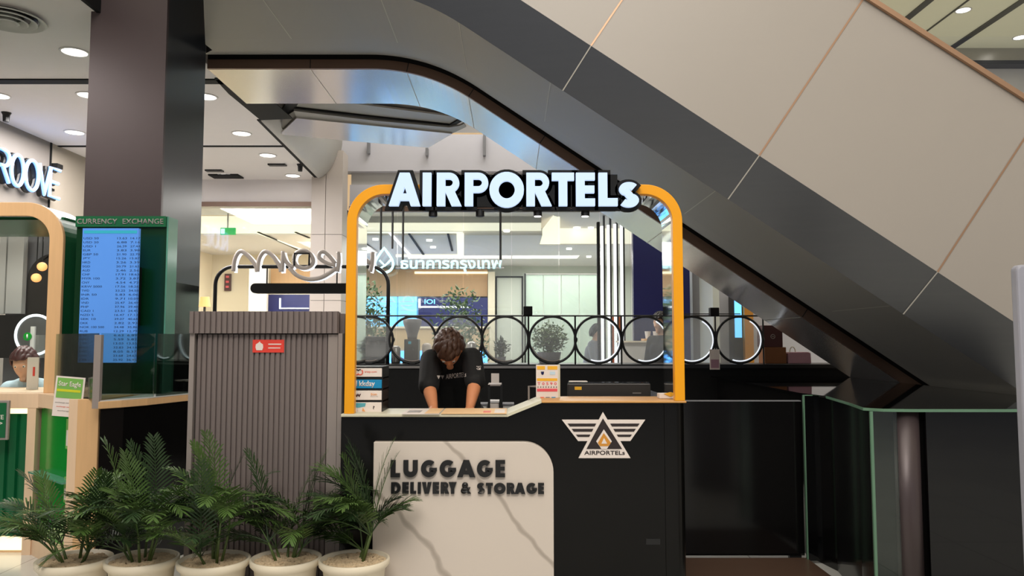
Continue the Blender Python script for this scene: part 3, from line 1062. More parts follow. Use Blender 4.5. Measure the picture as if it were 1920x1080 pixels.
bay(0, 1, .14, 1.03, -.03, .03).build('green_panel', 'brightgreen', t)
bay(0, 1, 0, .14, 0, .06).build('bay_plinth', 'woodpale', t)
bay(0, 1, 1.0, 1.09, .0, .1).build('bay_top', 'woodpale', t)
bay(.05, .95, .56, .57, .05, .08).build('glass_shelf', 'tealglass', t)
for u, za, zb in ((.72, .76, .95), (.72, .42, .58), (.74, .16, .38)):
    bay(u, u + .27, za, zb, -.018, .01).build('info_card', 'leafprint', t)
    bay(u + .02, u + .25, za + .02, zb - .07, -.016, .01).build('info_card_print', 'wpaper', t)
x0, x1 = X(150, 4.86), X(190, 4.86)
B(x0, x1, 4.86, 5.3, 0, 1.09).build('wood_upright', 'wood', t, bevel=.003)
B(x0 - .06, x0, 4.87, 5.3, 0, 1.09).build('wood_upright', 'woodpale', t, bevel=.003)
# dark room behind the window
B(bx0, bx1 - .02, 7.25, 7.3, 0, 2.6).build('rear_wall', 'greyplastic', t)
MB().prism(rrect(X(46, 7.2), X(140, 7.2), 1.45, Z(475, 7.2), .25, corners=(0, 0, 1, 1)), 'y', 7.2, 7.22).build('dark_arch', 'plastic', t)
B(bx0, X(130, 7.2), 7.0, 7.2, 1.3, Z(592, 7.2)).build('dark_shelf', 'black', t)
for px_, w_ in ((26, 30), (2, 12)):
    B(X(px_ - w_ / 2, 7.15), X(px_ + w_ / 2, 7.15), 7.12, 7.18, Z(588, 7.1), Z(440, 7.1)).build('hanging_panel', 'offwhite', t)
B(bx0 + .06, bx1 - .06, YF + .1, 6.4, ztop - .11, ztop - .09).build('canopy', 'green', t)
for px_, py_ in ((68, 521), (79, 500)):
    p = at(px_, py_, 6.9)
    s_ = thing('pendant_lamp', ('lower' if py_ > 510 else 'upper') + ' small glowing globe pendant seen through the booth window', 'lamp', p, 'globe pendants in the booth')
    MB().ell(p, (.042, .042, .04)).build('globe', 'lampshade', s_, smooth=True)
    MB().tube([p + Vector((0, 0, .04)), (p.x, p.y, 2.6)], .005, 6).build('cord', 'black', s_)
p = at(66, 628, 6.9)
s_ = thing('ring_mirror', 'round mirror with a glowing white rim inside the exchange booth', 'mirror', p)
MB().tube([(p.x + .175 * math.cos(k * PI / 18), 6.9, p.z + .175 * math.sin(k * PI / 18)) for k in range(36)], .012, 8, True).build('lit_rim', 'halo', s_, smooth=True)
MB().disc_y((p.x, p.z), .165, 6.9, 6.91).build('mirror_disc', 'discglass', s_)
B(p.x - .03, p.x + .03, 6.91, 7.0, 1.3, p.z).build('bracket', 'offwhite', s_)
p = at(51, 631, 6.7)
s_ = thing('round_logo_sign', 'small round green sign with a white mark inside the booth', 'sign', (p.x, p.y, 0))
MB().disc_y((p.x, p.z), .035, 6.7, 6.71).build('disc', 'brightgreen', s_)
text('I', p.x - .006, p.x + .006, p.z - .02, p.z + .02, 6.699, .002, .03).build('mark', 'white', s_)
B(p.x + .02, p.x + .055, 6.71, 6.73, 0, Z(612, 6.7)).build('post', 'offwhite', s_)
x0, x1 = X(53, 5.8), X(74, 5.8)
s_ = thing('notice_card', 'white notice card standing in front of the seated cashier', 'card', ((x0 + x1) / 2, 5.8, zsill))
B(x0, x1, 5.8, 5.81, zsill, Z(670, 5.8)).build('card', 'wpaper', s_)
B(x0 + .045, x0 + .06, 5.797, 5.8, Z(705, 5.8), Z(688, 5.8)).build('red_mark', 'red', s_)
# small framed green notice at the left edge
x0, x1, za, zb = X(-30, 5.25), X(22, 5.25), Z(825, 5.25), Z(751, 5.25)
s_ = thing('framed_notice', 'small green notice in a tan frame cut by the left photo edge', 'sign', ((x0 + x1) / 2, 5.25, 0))
B(x0, x1, 5.25, 5.27, za, zb).build('frame', 'stile', s_, bevel=.003)
B(x0 + .015, x1 - .015, 5.247, 5.25, za + .015, zb - .015).build('face', 'green', s_)
text('RATE', X(-16, 5.25), X(14, 5.25), Z(786, 5.25), Z(778, 5.25), 5.247, .001).build('print', 'wpaper', s_)
text('>', X(4, 5.25), X(12, 5.25), Z(797, 5.25), Z(790, 5.25), 5.247, .001).build('print', 'wpaper', s_)
MB().tube([((x0 + x1) / 2 - .03, 5.28, 0), ((x0 + x1) / 2 - .03, 5.28, za + .03)], .012, 10).build('stand', 'black', s_)

# blue-lit wall letters R O O V E on the left wall (the first letter is outside the frame)
t = thing('shop_sign', 'glowing blue wall letters reading ROOVE on the left wall', 'sign', (-5.66, 9.2, 3.2))
mx = Matrix(((0, -1, 0, -5.6), (1, 0, 0, 0), (0, 0, 1, 0), (0, 0, 0, 1)))
ys = [onx(p, 320, -5.6).y for p in (-8, 19, 49, 76, 86, 112)]
zl, zh = 3.20, 3.55
ys = [onx(p, 320, -5.6).y for p in (-9, 18, 18.5, 45, 45.5, 73, 71, 93, 92, 113)]
for ch, a, b in zip('ROOVE', ys[0::2], ys[1::2]):
    k = .035
    h_ = zh - zl
    mb = MB()
    bk = MB()
    w_ = (b - a) - .03 if ch != 'V' else b - a
    if ch == 'O':
        pth = [arc(w_ / 2, h_ / 2, w_ / 2, h_ / 2, 0, 350, 28)]
    elif ch == 'R':
        pth = [[(0, 0), (0, h_), (w_ * .5, h_)] + arc(w_ * .55, h_ * .75, w_ * .42, h_ * .25, 90, -90, 10) + [(.05, h_ * .5)], [(w_ * .45, h_ * .5), (w_, 0)]]
    elif ch == 'V':
        pth = [[(0, h_), (w_ / 2, 0), (w_, h_)]]
    else:
        pth = [[(w_, h_), (0, h_), (0, 0), (w_, 0)], [(0, h_ * .52), (w_ * .85, h_ * .52)]]
    for p in pth:
        cl = ch == 'O'
        mb.tube([(-5.585, a + u, zl + v) for u, v in p], .022, 8, cl)
        bk.tube([(-5.645, a + u, zl + v) for u, v in p], .03, 8, cl)
    mb.build('letter', 'signblue', t)
    bk.build('letter_back', 'black', t)
B(-5.7, -5.66, ys[0] - .1, ys[-1], zl + .1, zl + .13).build('rail', 'black', t)
yq = onx(107, 311, -5.66).y
single('wall_spotlight', 'tiny black fitting on the left wall above the last blue letter', 'light', B(-5.7, -5.62, yq - .06, yq + .06, Z(316, yq), Z(308, yq)), 'black')

# green exchange display box with the rate screen
YG = 5.36
x0, x1 = X(136, YG), X(306, YG)
za, zb = Z(714, YG), Z(406, YG)
t = thing('exchange_display_box', 'dark green currency exchange cabinet with header and pale glass right edge', 'display', ((x0 + x1) / 2, 5.43, 1.09))
B(x0, x1, YG, YG + .15, 1.09, zb).build('cabinet', 'greenbox', t)
B(x0, x1, YG - .02, YG, Z(426, YG), zb).build('header', 'green', t)
text('CURRENCY', X(139, YG), X(215, YG), Z(421, YG), Z(411, YG), YG - .02, .003, .01).build('header_lettering', 'stile', t)
text('EXCHANGE', X(225, YG), X(302, YG), Z(421, YG), Z(411, YG), YG - .02, .003, .01).build('header_lettering', 'stile', t)
B(x1 + .001, x1 + .012, YG, YG + .15, 1.09, zb).build('glass_edge', 'tealglass', t)
YS = 5.17
x0, x1 = X(147, YS), X(253, YS)
za, zb = Z(680, YS), Z(428, YS)
t = thing('rate_screen', 'tall blue exchange rate screen in front of the green cabinet', 'screen', ((x0 + x1) / 2, YS, za))
B(x0, x1, YS, YS + .03, za, zb).build('panel', 'screenblue', t)
B(x0 + .05, x1 - .05, YS + .03, YG - .02, za + .25, zb - .25).build('mount', 'black', t)
B(x0 + .01, x1 - .01, YS - .002, YS, zb - .035, zb - .015).build('header_bar', 'teal', t)
codes = ['USD 50', 'USD 20', 'USD 1', 'EUR', 'GBP 50', 'JPY', 'HKD', 'SGD', 'AUD', 'CHF', 'MYR 100', 'CNY', 'KRW 5000', 'TWD', 'INR 50', 'IDR', 'VND', 'PHP', 'CAD 1', 'NZD 5', 'SEK 10', 'DKK', 'NOK 100 500', 'RUB', 'SAR', 'AED', 'QAR', 'BHD', 'KWD', 'OMR', 'ZAR']
n = 31
hh = (zb - za - .06) / n
cols = [MB(), MB(), MB()]
for k in range(n):
    zz_ = zb - .055 - (k + .72) * hh
    wl = min(.16, .017 * len(codes[k]))
    a = random.uniform(1, 40)
    for c_, (b_, u, v) in zip(cols, ((codes[k], .008, .008 + wl), ('%.2f' % a, .235, .30), ('%.2f' % (a * 1.04), .325, .39))):
        text(b_, x0 + u, x0 + v, zz_, zz_ + hh * .5, YS, .001, mb=c_)
for c_ in cols:
    c_.build('rate_column', 'rateink', t)

# curved black counter with oak edge, glass guard and posts
cp = [(X(188, 4.72), 4.72), (-2.42, 4.83), (-2.34, 5.0), (-2.27, 5.25), (-2.2, 5.5), (-2.22, 5.57), (-2.72, 5.57), (-3.12, 5.55), (-3.1, 5.38), (-2.72, 5.34), (X(188, 4.72), 5.34)]
t = thing('exchange_counter', 'curved glossy black counter with oak edge beside the grey slatted cabinet', 'counter', (-2.5, 5.3, 0))
MB().prism([(x, y + .03) for x, y in cp[:5]] + [(-2.3, 5.56), (-2.5, 5.56), (X(193, 4.75), 5.34)], 'z', 0, 1.04).build('base', 'glossblack', t)
MB().prism(cp, 'z', 1.04, 1.085).build('oak_edge', 'wood', t, bevel=.004)
MB().prism([(x * .998, y + .012) for x, y in cp[:6]] + cp[6:], 'z', 1.085, 1.09).build('counter_surface', 'offwhite', t)
g0, g1, g2, g3 = Vector((bx1 + .0, 5.36)), Vector((X(184, 4.76), 4.77)), Vector((-2.33, 5.08)), Vector((-2.22, 5.52))
ztg = 1.5
for A, C in ((g0, g1), (g1, g2), (g2, g3)):
    d = (C - A).normalized()
    nn = Vector((d.y, -d.x)) * .004
    A2, C2 = A + d * .015, C - d * .01
    MB().prism([tuple(A2 + nn), tuple(C2 + nn), tuple(C2 - nn), tuple(A2 - nn)], 'z', 1.09, ztg).build('glass_guard', 'tglass', t)
B(g1.x - .021, g1.x + .021, g1.y - .015, g1.y + .015, 1.04, ztg - .01).build('guard_post', 'stile', t)
# leaning notice on the glass
s_ = thing('paper_notice', 'tilted white notice with green and yellow print taped to the counter glass', 'notice', at(128, 786, 4.9))
rm = Matrix.Translation(at(128, 744, 4.88)) @ Matrix.Rotation(R(4.5), 4, 'Y')
hw, hh_ = .092, .125
for (a, b, c, d, y_, m_) in ((-hw, hw, -hh_, hh_, .004, 'wpaper'), (-hw + .012, hw - .012, -.01, hh_ - .01, .002, 'leafprint'), (-hw + .015, hw - .02, .03, .045, .001, 'lime')):
    v = [rm @ Vector(p) for p in ((a, y_, c), (b, y_, c), (b, y_ + .003, c), (a, y_ + .003, c), (a, y_, d), (b, y_, d), (b, y_ + .003, d), (a, y_ + .003, d))]
    MB().hexa(v).build({'wpaper': 'sheet', 'leafprint': 'green_block', 'lime': 'yellow_bar'}[m_], m_, s_)
text('Star Eagle', -.07, .07, .055, .095, .002, .001, .012, mtx=rm).build('heading', 'wpaper', s_)
for k, (a, b) in enumerate(((-.08, .07), (-.07, .05), (-.06, .06))):
    text('exchange service daily'[:22 - 4 * k], a, b, -.045 - .025 * k, -.035 - .025 * k, .004, .001, mtx=rm).build('small_print', 'inkred' if k == 1 else 'stile', s_)

# ================================================================== GREY SLATTED CABINET
YCB = 4.2
cx0, cx1 = X(357, YCB, 640), X(642, YCB, 640)
zt = Z(584, YCB)
t = thing('slatted_cabinet', 'tall grey brown cabinet with vertical slats and a red sticker', 'cabinet', ((cx0 + cx1) / 2, YCB + .3, 0))
B(cx0, cx1, YCB + .05, YCB + .62, 0.03, zt - .01).build('carcass', 'slat', t)


def slats(x0, x1, y, z0, z1, n):
    p = []
    w_ = (x1 - x0) / n
    for k in range(n):
        a = x0 + k * w_
        p += [(a + w_ * .16, y + .012), (a + w_ * .2, y), (a + w_ * .84, y), (a + w_ * .88, y + .012)]
    return MB().prism([(x0, y + .012)] + p + [(x1, y + .012), (x1, y + .024), (x0, y + .024)], 'z', z0, z1)


slats(cx0 - .005, cx1 - .02, YCB - .02, Z(625, YCB), zt, 27).build('top_slat_band', 'slat', t)
B(cx0, cx1 - .025, YCB + .004, YCB + .06, Z(625, YCB), zt - .003).build('top_rail', 'slat', t)
slats(cx0 + .03, X(614, YCB), YCB + .012, .05, Z(627, YCB), 25).build('slatted_door', 'slat', t)
B(cx0 - .004, cx0 + .022, YCB, YCB + .05, 0, Z(625, YCB)).build('left_stile', 'stile', t)
B(X(615, YCB), X(633, YCB), YCB + .004, YCB + .05, 0, Z(627, YCB)).build('right_stile', 'stile', t)
B(X(634, YCB), cx1, YCB, YCB + .06, 0, Z(625, YCB)).build('corner_post', 'stile', t)
x0, x1, za, zb = X(473, YCB), X(532, YCB), Z(661, YCB), Z(637, YCB)
st = B(x0, x1, YCB + .007, YCB + .011, za, zb).build('sticker', 'red', t, label='red rectangular sticker with a white symbol')
c = ((x0 + x1) / 2 - .048, (za + zb) / 2)
MB().prism([(c[0] + a, c[1] + b) for a, b in ((-.016, -.022), (.016, -.022), (.021, -.006), (.019, .01), (.006, .018), (.002, .026), (-.006, .018), (-.019, .01), (-.021, -.006))], 'y', YCB + .005, YCB + .007).build('white_symbol', 'wpaper', st)
B(x0 + .085, x1 - .015, YCB + .006, YCB + .007, za + .042, za + .048).build('sticker_print', 'wpaper', st)
B(x0 + .085, x1 - .02, YCB + .006, YCB + .007, za + .022, za + .027).build('sticker_print', 'wpaper', st)

# ================================================================== THE LUGGAGE KIOSK
YK = 4.15
kx0, kx1 = X(643, YK), X(1284, YK)
zl, zr = Z(781, YK), Z(755, YK)
xs0, xs1 = X(951, YK), X(1013, YK)
t = thing('luggage_counter', 'glossy black luggage service counter with a stepped pale ledge', 'counter', (0, 4.3, 0))
xb = X(1243, YK)
MB().prism([(kx0, 0), (xb, 0), (xb, zr), (xs1, zr), (xs0, zl), (kx0, zl)], 'y', YK, YK + .3).build('front_panel', 'counterblack', t)
MB().prism([(xb + .002, YK)] + arc(kx1 - .06, YK + .06, .06, .06, -90, 0, 8) + [(kx1, YK + 1.25), (xb + .002, YK + 1.25)], 'z', 0, zr).build('side_panel', 'counterblack', t, smooth=False)
th = .016
B(kx0, xs0, YK - .025, YK + .32, zl, zl + th).build('left_ledge', 'pale', t, bevel=.003)
MB().prism([(xs0, zl), (xs1 + .005, zr), (xs1 + .005, zr + th), (xs0, zl + th)], 'y', YK - .025, YK + .32).build('sloped_ledge', 'pale', t)
B(xs1 + .005, kx1, YK - .02, YK + .32, zr, zr + .011).build('right_ledge', 'gold', t, bevel=.003)
B(kx0 + .02, kx1 - .05, YK + .3, YK + .85, .88, .92).build('desk_top', 'plastic', t)
B(kx0 + .0, kx0 + .03, YK + .3, YK + 1.25, 0, zl - .01).build('side_panel', 'counterblack', t)
B(X(1207, YK), X(1233, YK), YK - .003, YK, Z(1021, YK), Z(1010, YK)).build('socket', 'black', t)
# marble sign panel
mp0, mp1 = X(703, YK - .05), X(1037, YK - .05)
zt = Z(829, YK - .05)
MB().prism(rrect(mp0, mp1, 0, zt, .155, 12, (0, 0, 1, 0)), 'y', YK - .05, YK - .001).build('marble_panel', 'marble', t, bevel=.002)
YT = YK - .066
for word, py0, py1, tp, pos in (('LUGGAGE', 863, 895, 9.2, [(732, 750), (756, 783), (789, 819), (824, 855), (857, 891), (894, 924), (929, 947)]),
                                ('DELIVERY', 904.5, 926, 6.4, [(733, 751), (754, 766), (769, 780), (783, 789), (791, 809), (811, 823), (826, 842), (841, 856)]),
                                ('STORAGE', 906, 926.5, 6.4, [(894, 909), (911, 924), (926, 948), (950, 966), (965, 985), (987, 1007), (1009, 1020)])):
    for ch, (a, b) in zip(word, pos):
        letter(ch, a, b, py0, py1, tp, YT, .016, 'black', t)
text('&', X(865, YT), X(884, YT), Z(926, YT), Z(905, YT), YT + .016, .016, .035).build('letter', 'black', t)

# winged triangle emblem
e_ = thing('winged_emblem', 'white winged triangle emblem lettered AIRPORTELs on the black counter front', 'emblem', at(1131, 858, YK - .004))


def EP(p, Y):
    return [(lambda q: (q.x, q.z))(at(1040 + a / 9.816, 760 + b / 9.816, Y)) for a, b in p]


def epoly(name, p, y0, th, m):
    return MB().prism(EP(p, y0), 'y', y0 - th, y0).build(name, m, e_)


epoly('wing', [(130, 262), (860, 262), (700, 655), (430, 655)], YK, .006, 'wpaper')
epoly('wing', [(900, 262), (1665, 262), (1390, 655), (1100, 655)], YK, .006, 'wpaper')
epoly('triangle', [(885, 120), (1392, 967), (438, 967)], YK, .009, 'wpaper')
for ya, yb_ in ((335, 388), (432, 484), (538, 580)):
    f = lambda y: 130 + (y - 262) * (300 / 393) + 52
    g = lambda y: 1665 - (y - 262) * (275 / 393) - 52
    tl = lambda y: 885 - (y - 120) * .528 - 8
    tr = lambda y: 885 + (y - 120) * .599 + 8
    epoly('wing_stripe', [(f(ya), ya), (tl(ya), ya), (tl(yb_), yb_), (f(yb_), yb_)], YK - .006, .002, 'ink')
    epoly('wing_stripe', [(tr(ya), ya), (g(ya), ya), (g(yb_), yb_), (tr(yb_), yb_)], YK - .006, .002, 'ink')
epoly('dark_triangle', [(888, 240), (1240, 802), (585, 802)], YK - .009, .002, 'ink')
epoly('flame_base', [(905, 440), (1052, 662), (960, 802), (860, 802), (764, 662)], YK - .011, .002, 'wpaper')
epoly('amber_mark', [(903, 510), (1035, 690), (985, 750), (830, 750), (795, 690)], YK - .013, .0015, 'ochre')
epoly('mark_centre', [(908, 600), (965, 705), (860, 705)], YK - .0145, .001, 'wpaper')
q0_, q1_ = at(1040 + 545 / 9.816, 760 + 910 / 9.816, YK - .01), at(1040 + 1290 / 9.816, 760 + 835 / 9.816, YK - .01)
text('AIRPORTELs', q0_.x, q1_.x, q0_.z, q1_.z, YK - .009, .002, .012).build('lettering', 'ink', e_)

# yellow portal frame with mirrored inside
t = thing('kiosk_portal', 'rounded yellow portal frame with mirrored inner faces around the service counter', 'frame', (0, YK + .1, 1.05))
fx0, fx1 = X(647, YK - .02), X(1283, YK - .02)
zt = Z(347, YK)
wd = .053
ring = arch_path(fx0, fx1, zl + th, zr + .011, zt, .20, 14)
inn = arch_path(fx0 + wd, fx1 - wd, zl + th, zr + .011, zt - wd, .15, 14)
MB().prism(ring + inn[::-1], 'y', YK - .02, YK + .03).build('yellow_frame', 'yellow', t, bevel=.003)
r2 = arch_path(fx0 + .006, fx1 - .006, zl + th, zr + .011, zt - .006, .195, 14)
i2_ = arch_path(fx0 + wd - .004, fx1 - wd + .004, zl + th, zr + .011, zt - wd + .004, .154, 14)
MB().prism(r2 + i2_[::-1], 'y', YK + .03, YK + .30).build('mirror_reveal', 'mirror', t)
B(fx0 + .02, kx0 + .05, YK - .024, YK + .3, zl + th + .0005, zl + th + .004).build('frame_foot', 'yellow', t)

# lit letters
t = thing('kiosk_sign', 'illuminated white AIRPORTELs letters with black outline on the yellow portal', 'sign', at(963, 392, YK - .08))
YL = YK - .09
for ch, a, b, tp in (('A', 728.5, 788, 16), ('I', 792, 808.5, 16), ('R', 818.5, 865.5, 16), ('P', 871, 915.5, 16), ('O', 917.5, 982.5, 16.5), ('R', 987, 1034.5, 16),
                     ('T', 1035, 1076.5, 16), ('E', 1080.5, 1115.5, 16), ('L', 1123, 1158, 16), ('S', 1161, 1198, 13)):
    y0_, y1_ = (341, 388) if ch == 'S' else ((322, 388.5) if ch == 'O' else (323.5, 385.5))
    letter(ch, a, b, y0_, y1_, tp, YL, .03, 'signwhite', t, back='matblack', backpx=7)
B(X(806, YL), X(1162, YL), YL + .03, YL + .06, Z(386, YL), Z(325, YL)).build('back_plate', 'matblack', t)
B(X(790, YL), X(1160, YL), YL + .05, YL + .08, Z(392, YL), Z(388, YL)).build('support_bar', 'black', t)
for k, px in enumerate((812, 900, 1008, 1097)):
    p = at(px, 391, YL + .07)
    s_ = thing('spotlight', ('first', 'second', 'third', 'fourth')[k] + ' small black spotlight from the left hanging under the lit letters', 'light', p, 'spotlights under the lit sign')
    MB().lathe([(.006, p.z), (.023, p.z - .004), (.024, p.z - .042)], p.x, p.y, 20).build('can', 'black', s_)
    MB().lathe([(.019, p.z - .045), (.019, p.z - .041)], p.x, p.y, 20).build('lens', 'glowwhite' if k > 1 else 'plastic', s_)

# ================================================================== THINGS ON THE KIOSK
yf = YK + .1
x0, x1 = X(661, yf), X(718, yf)
t = thing('leaflet_rack', 'black open rack holding four printed display boxes by the left frame post', 'rack', ((x0 + x1) / 2, yf + .1, zl + th))
for py in (688, 709, 730, 752.5, 777.5):
    B(x0, x1, yf + .004, yf + .22, max(zl + th + .001, Z(py + 1.5, yf)), Z(py - .5, yf)).build('shelf', 'black', t)
B(x0, x0 + .004, yf + .006, yf + .22, zl + th, Z(689, yf)).build('side_wall', 'black', t)
B(x1 - .003, x1, yf + .006, yf + .22, zl + th, Z(689, yf)).build('side_wall', 'black', t)
for k, (pa, pb, m_, lab) in enumerate(((690, 707, 'wpaper', 'white display box with a small orange logo, topmost in the rack'),
                                       (711.5, 728.5, 'bluebox', 'bright blue display box with white lettering, second in the rack'),
                                       (732, 750.5, 'wpaper', 'white display box with a red and an orange mark, third in the rack'),
                                       (754, 776, 'wpaper', 'white display box with a pale teal corner print, lowest in the rack'))):
    za, zb = Z(pb, yf) + .001, Z(pa, yf) - .001
    b = thing('display_box', lab, 'box', ((x0 + x1) / 2, yf + .1, za), 'printed boxes in the leaflet rack')
    B(x0 + .005, x1 - .004, yf, yf + .2, za, zb).build('carton', m_, b, bevel=.002)
    P = lambda a, c: (X(640 + a / 9, yf), Z(670 + c / 9, yf))
    if k == 0:
        (a, c), (d, e) = P(400, 268), P(605, 232)
        text('trazy.com', a, d, c, e, yf, .001, .01).build('logo_lettering', 'inkred', b)
        u, v = P(325, 252)
        MB().tube([(u + .014 * math.cos(R(g)), yf - .0005, v + .014 * math.sin(R(g))) for g in range(-150, 61, 15)], .0035, 5).build('logo_ring', 'inkred', b)
        MB().tube([(u + .014 * math.cos(R(g)), yf - .0005, v + .014 * math.sin(R(g))) for g in range(75, 196, 15)], .0035, 5).build('logo_ring', 'ink', b)
    if k == 1:
        (a, c), (d, e) = P(310, 515), P(575, 395)
        text('kkday', a, d, c, e, yf, .001, .02).build('logo_lettering', 'wpaper', b)
    if k == 2:
        (a, c), (d, e) = P(250, 670), P(345, 615)
        text('w', a, d, c, e, yf, .001, .04).build('logo_lettering', 'maroon', b)
        (a, c), (d, e) = P(510, 645), P(610, 600)
        text('lion', a, d, c, e, yf, .001, .02).build('logo_lettering', 'inkorange', b)
        (a, c), (d, e) = P(500, 665), P(630, 655)
        text('travel service', a, d, c, e, yf, .001).build('small_print', 'stile', b)
    if k == 3:
        MB().prism([P(200, 770), P(428, 770), P(415, 830), P(300, 850), P(200, 835)], 'y', yf - .001, yf + .002).build('teal_print', 'blueprint', b)
        MB().prism([P(365, 905), P(380, 850), P(420, 915)], 'y', yf - .0015, yf).build('orange_mark', 'inkorange', b)
        (a, c), (d, e) = P(545, 875), P(575, 820)
        text('?', a, d, c, e, yf, .001, .02).build('mark', 'ink', b)
        (a, c), (d, e) = P(200, 905), P(300, 870)
        text('H..', a, d, c, e, yf, .001, .02).build('small_print', 'inkred', b)
# price card
yc = YK + .2
x0, x1, zb = X(1005, yc), X(1046, yc), Z(684, yc)
za = zr + .012
t = thing('price_card', 'upright white card with yellow and red bands on the right ledge', 'card', ((x0 + x1) / 2, yc, za))
B(x0, x1, yc, yc + .01, za, zb).build('card', 'wpaper', t)
B(x1, x1 + .012, yc + .002, yc + .05, za, zb).build('acrylic_edge', 'pale', t)
PC = lambda a, c: (X(980 + a / 6, yc), Z(670 + c / 6, yc))
for nm, q, m_ in (('yellow_band', (160, 250, 98, 138), 'yprint'), ('yellow_band', (278, 390, 98, 138), 'yprint'), ('yellow_band', (160, 388, 236, 266), 'yprint'), ('red_band', (160, 388, 352, 384), 'pinkprint')):
    a, d = PC(q[0], q[3]), PC(q[1], q[2])
    B(a[0], d[0], yc - .0015, yc, a[1], d[1]).build(nm, m_, t)
a = PC(222, 176)
MB().prism([(a[0] + u, a[1] + v) for u, v in ((-.009, .008), (.009, .008), (.007, -.006), (0, -.012), (-.007, -.006))], 'y', yc - .0015, yc).build('shield_mark', 'navy', t)
a, d = PC(305, 195), PC(365, 160)
B(a[0], d[0], yc - .0015, yc, a[1], d[1]).build('pale_blue_mark', 'shirtblue', t)
for q, s_, m_ in (((165, 380, 312, 280), 'T 0 5 9 0', 'pinkprint'), ((165, 385, 342, 326), '- - - - - - - -', 'stile')):
    a, d = PC(q[0], q[2]), PC(q[1], q[3])
    text(s_, a[0], d[0], a[1], d[1], yc, .001, .02).build('print', m_, t)
for u, m_ in ((215, 'inkred'), (280, 'greyplastic'), (345, 'bluebox')):
    a, d = PC(u - 22, 468), PC(u + 22, 446)
    B(a[0], d[0], yc - .0015, yc, a[1], d[1]).build('colour_mark', m_, t)
# monitor on the desk
ym = YK + .5
x0, x1, zb = X(1064, ym), X(1219, ym), Z(719, ym)
t = thing('monitor', 'back of a wide black computer screen with a small yellow sticker', 'monitor', ((x0 + x1) / 2, ym + .05, .92))
B(x0, x1, ym, ym + .03, .97, zb).build('screen_back', 'plastic', t, bevel=.006)
B(x0 + .003, x1 - .003, ym + .03, ym + .045, .975, zb + .006).build('screen_panel', 'blackglass', t)
B((x0 + x1) / 2 - .03, (x0 + x1) / 2 + .03, ym + .045, ym + .07, .93, 1.1).build('stand', 'plastic', t)
B((x0 + x1) / 2 - .12, (x0 + x1) / 2 + .12, ym - .02, ym + .16, .92, .93).build('foot', 'plastic', t, bevel=.003)
B(X(1077, ym), X(1090, ym), ym - .001, ym + .004, Z(731, ym), Z(725, ym)).build('sticker', 'yprint', t, label='small yellow sticker')
B(X(1185, ym), X(1201, ym), ym - .001, ym + .004, Z(738, ym), Z(736, ym)).build('badge', 'steel', t)
yk2 = ym + .16
a = at(1085, 715, yk2)
t = thing('paper_tray', 'small white topped tray just behind the computer screen', 'tray', (a.x, a.y, .92))
B(a.x - .055, a.x + .055, yk2, yk2 + .08, a.z - .012, a.z).build('top', 'wpaper', t)
B(a.x - .05, a.x - .04, yk2 + .01, yk2 + .07, .921, a.z - .012).build('leg', 'black', t)
B(a.x + .04, a.x + .05, yk2 + .01, yk2 + .07, .921, a.z - .012).build('leg', 'black', t)
# little carton at the right end
yb_ = YK + .12
a = at(1250, 751, yb_)
t = thing('small_carton', 'small open white carton with an orange card at the right frame post', 'carton', (a.x, yb_ + .03, za))
B(X(1235, yb_), X(1262, yb_), yb_, yb_ + .07, za, Z(738, yb_)).build('carton', 'wpaper', t, bevel=.003)
MB().prism([(X(1243, yb_), Z(738, yb_)), (X(1256, yb_), Z(735, yb_)), (X(1262, yb_), Z(745, yb_)), (X(1258, yb_), Z(745, yb_))], 'y', yb_ - .004, yb_ - .001).build('orange_card', 'yprint', t)
# paper and mats lying on the left ledge
zt_ = zl + th
for nm, lab, q, m_ in (('leaflet', 'white and peach leaflet lying on the pale ledge left of the staff', (757, 826, -.055, .25), 'wpaper'),
                       ('counter_mat', 'long peach printed counter mat lying on the pale ledge before the staff', (829, 950, -.032, .27), 'peach')):
    x0, x1 = X(q[0], YK), X(q[1], YK)
    b = thing(nm, lab, 'paper', ((x0 + x1) / 2, YK + .1, zt_))
    B(x0, x1, YK + q[2], YK + q[3], zt_ + .0005, zt_ + .005).build('sheet', m_, b)
    if nm == 'leaflet':
        B(x0 + .12, x1 - .002, YK + q[2] - .001, YK + q[3], zt_ + .005, zt_ + .0065).build('peach_half', 'peach', b)
        B(x0 + .02, x0 + .09, YK + .0, YK + .12, zt_ + .005, zt_ + .006).build('print_block', 'stile', b)
    else:
        B(x0 + .22, x0 + .26, YK + .0, YK + .1, zt_ + .005, zt_ + .006).build('red_print', 'inkred', b)
        B(x0 + .28, x1 - .01, YK - .02, YK + .2, zt_ + .005, zt_ + .006).build('white_block', 'wpaper', b)
# wire stand by the price card
yw = YK + .26
a, d = at(992, 765, yw), at(1010, 726, yw)
single('wire_stand', 'thin pale wire stand just left of the price card', 'stand',
       MB().tube([(a.x, yw + .04, .92), (a.x, yw + .04, d.z), (d.x, yw + .04, d.z), (d.x + .0, yw + .11, d.z), (a.x, yw + .11, d.z), (a.x, yw + .11, .92)], .005, 6), 'stile')

# ================================================================== THE DRINKS BAR BEHIND THE KIOSK
YB2 = 8.0
zb = Z(683, YB2)
t = thing('drinks_bar', 'long black back bar with a thin pale metal strip behind the kiosk', 'counter', (0, 8.2, 0))
B(-3.15, 5.2, YB2, YB2 + .55, 0, zb - .04).build('bar_body', 'matblack', t)
B(-3.15, 5.2, YB2 - .02, YB2 + .56, zb - .04, zb).build('bar_top', 'black', t)
B(X(662, YB2), X(1262, YB2), YB2 - .025, YB2 - .0, Z(690.5, YB2), Z(686, YB2)).build('metal_strip', 'steel', t)
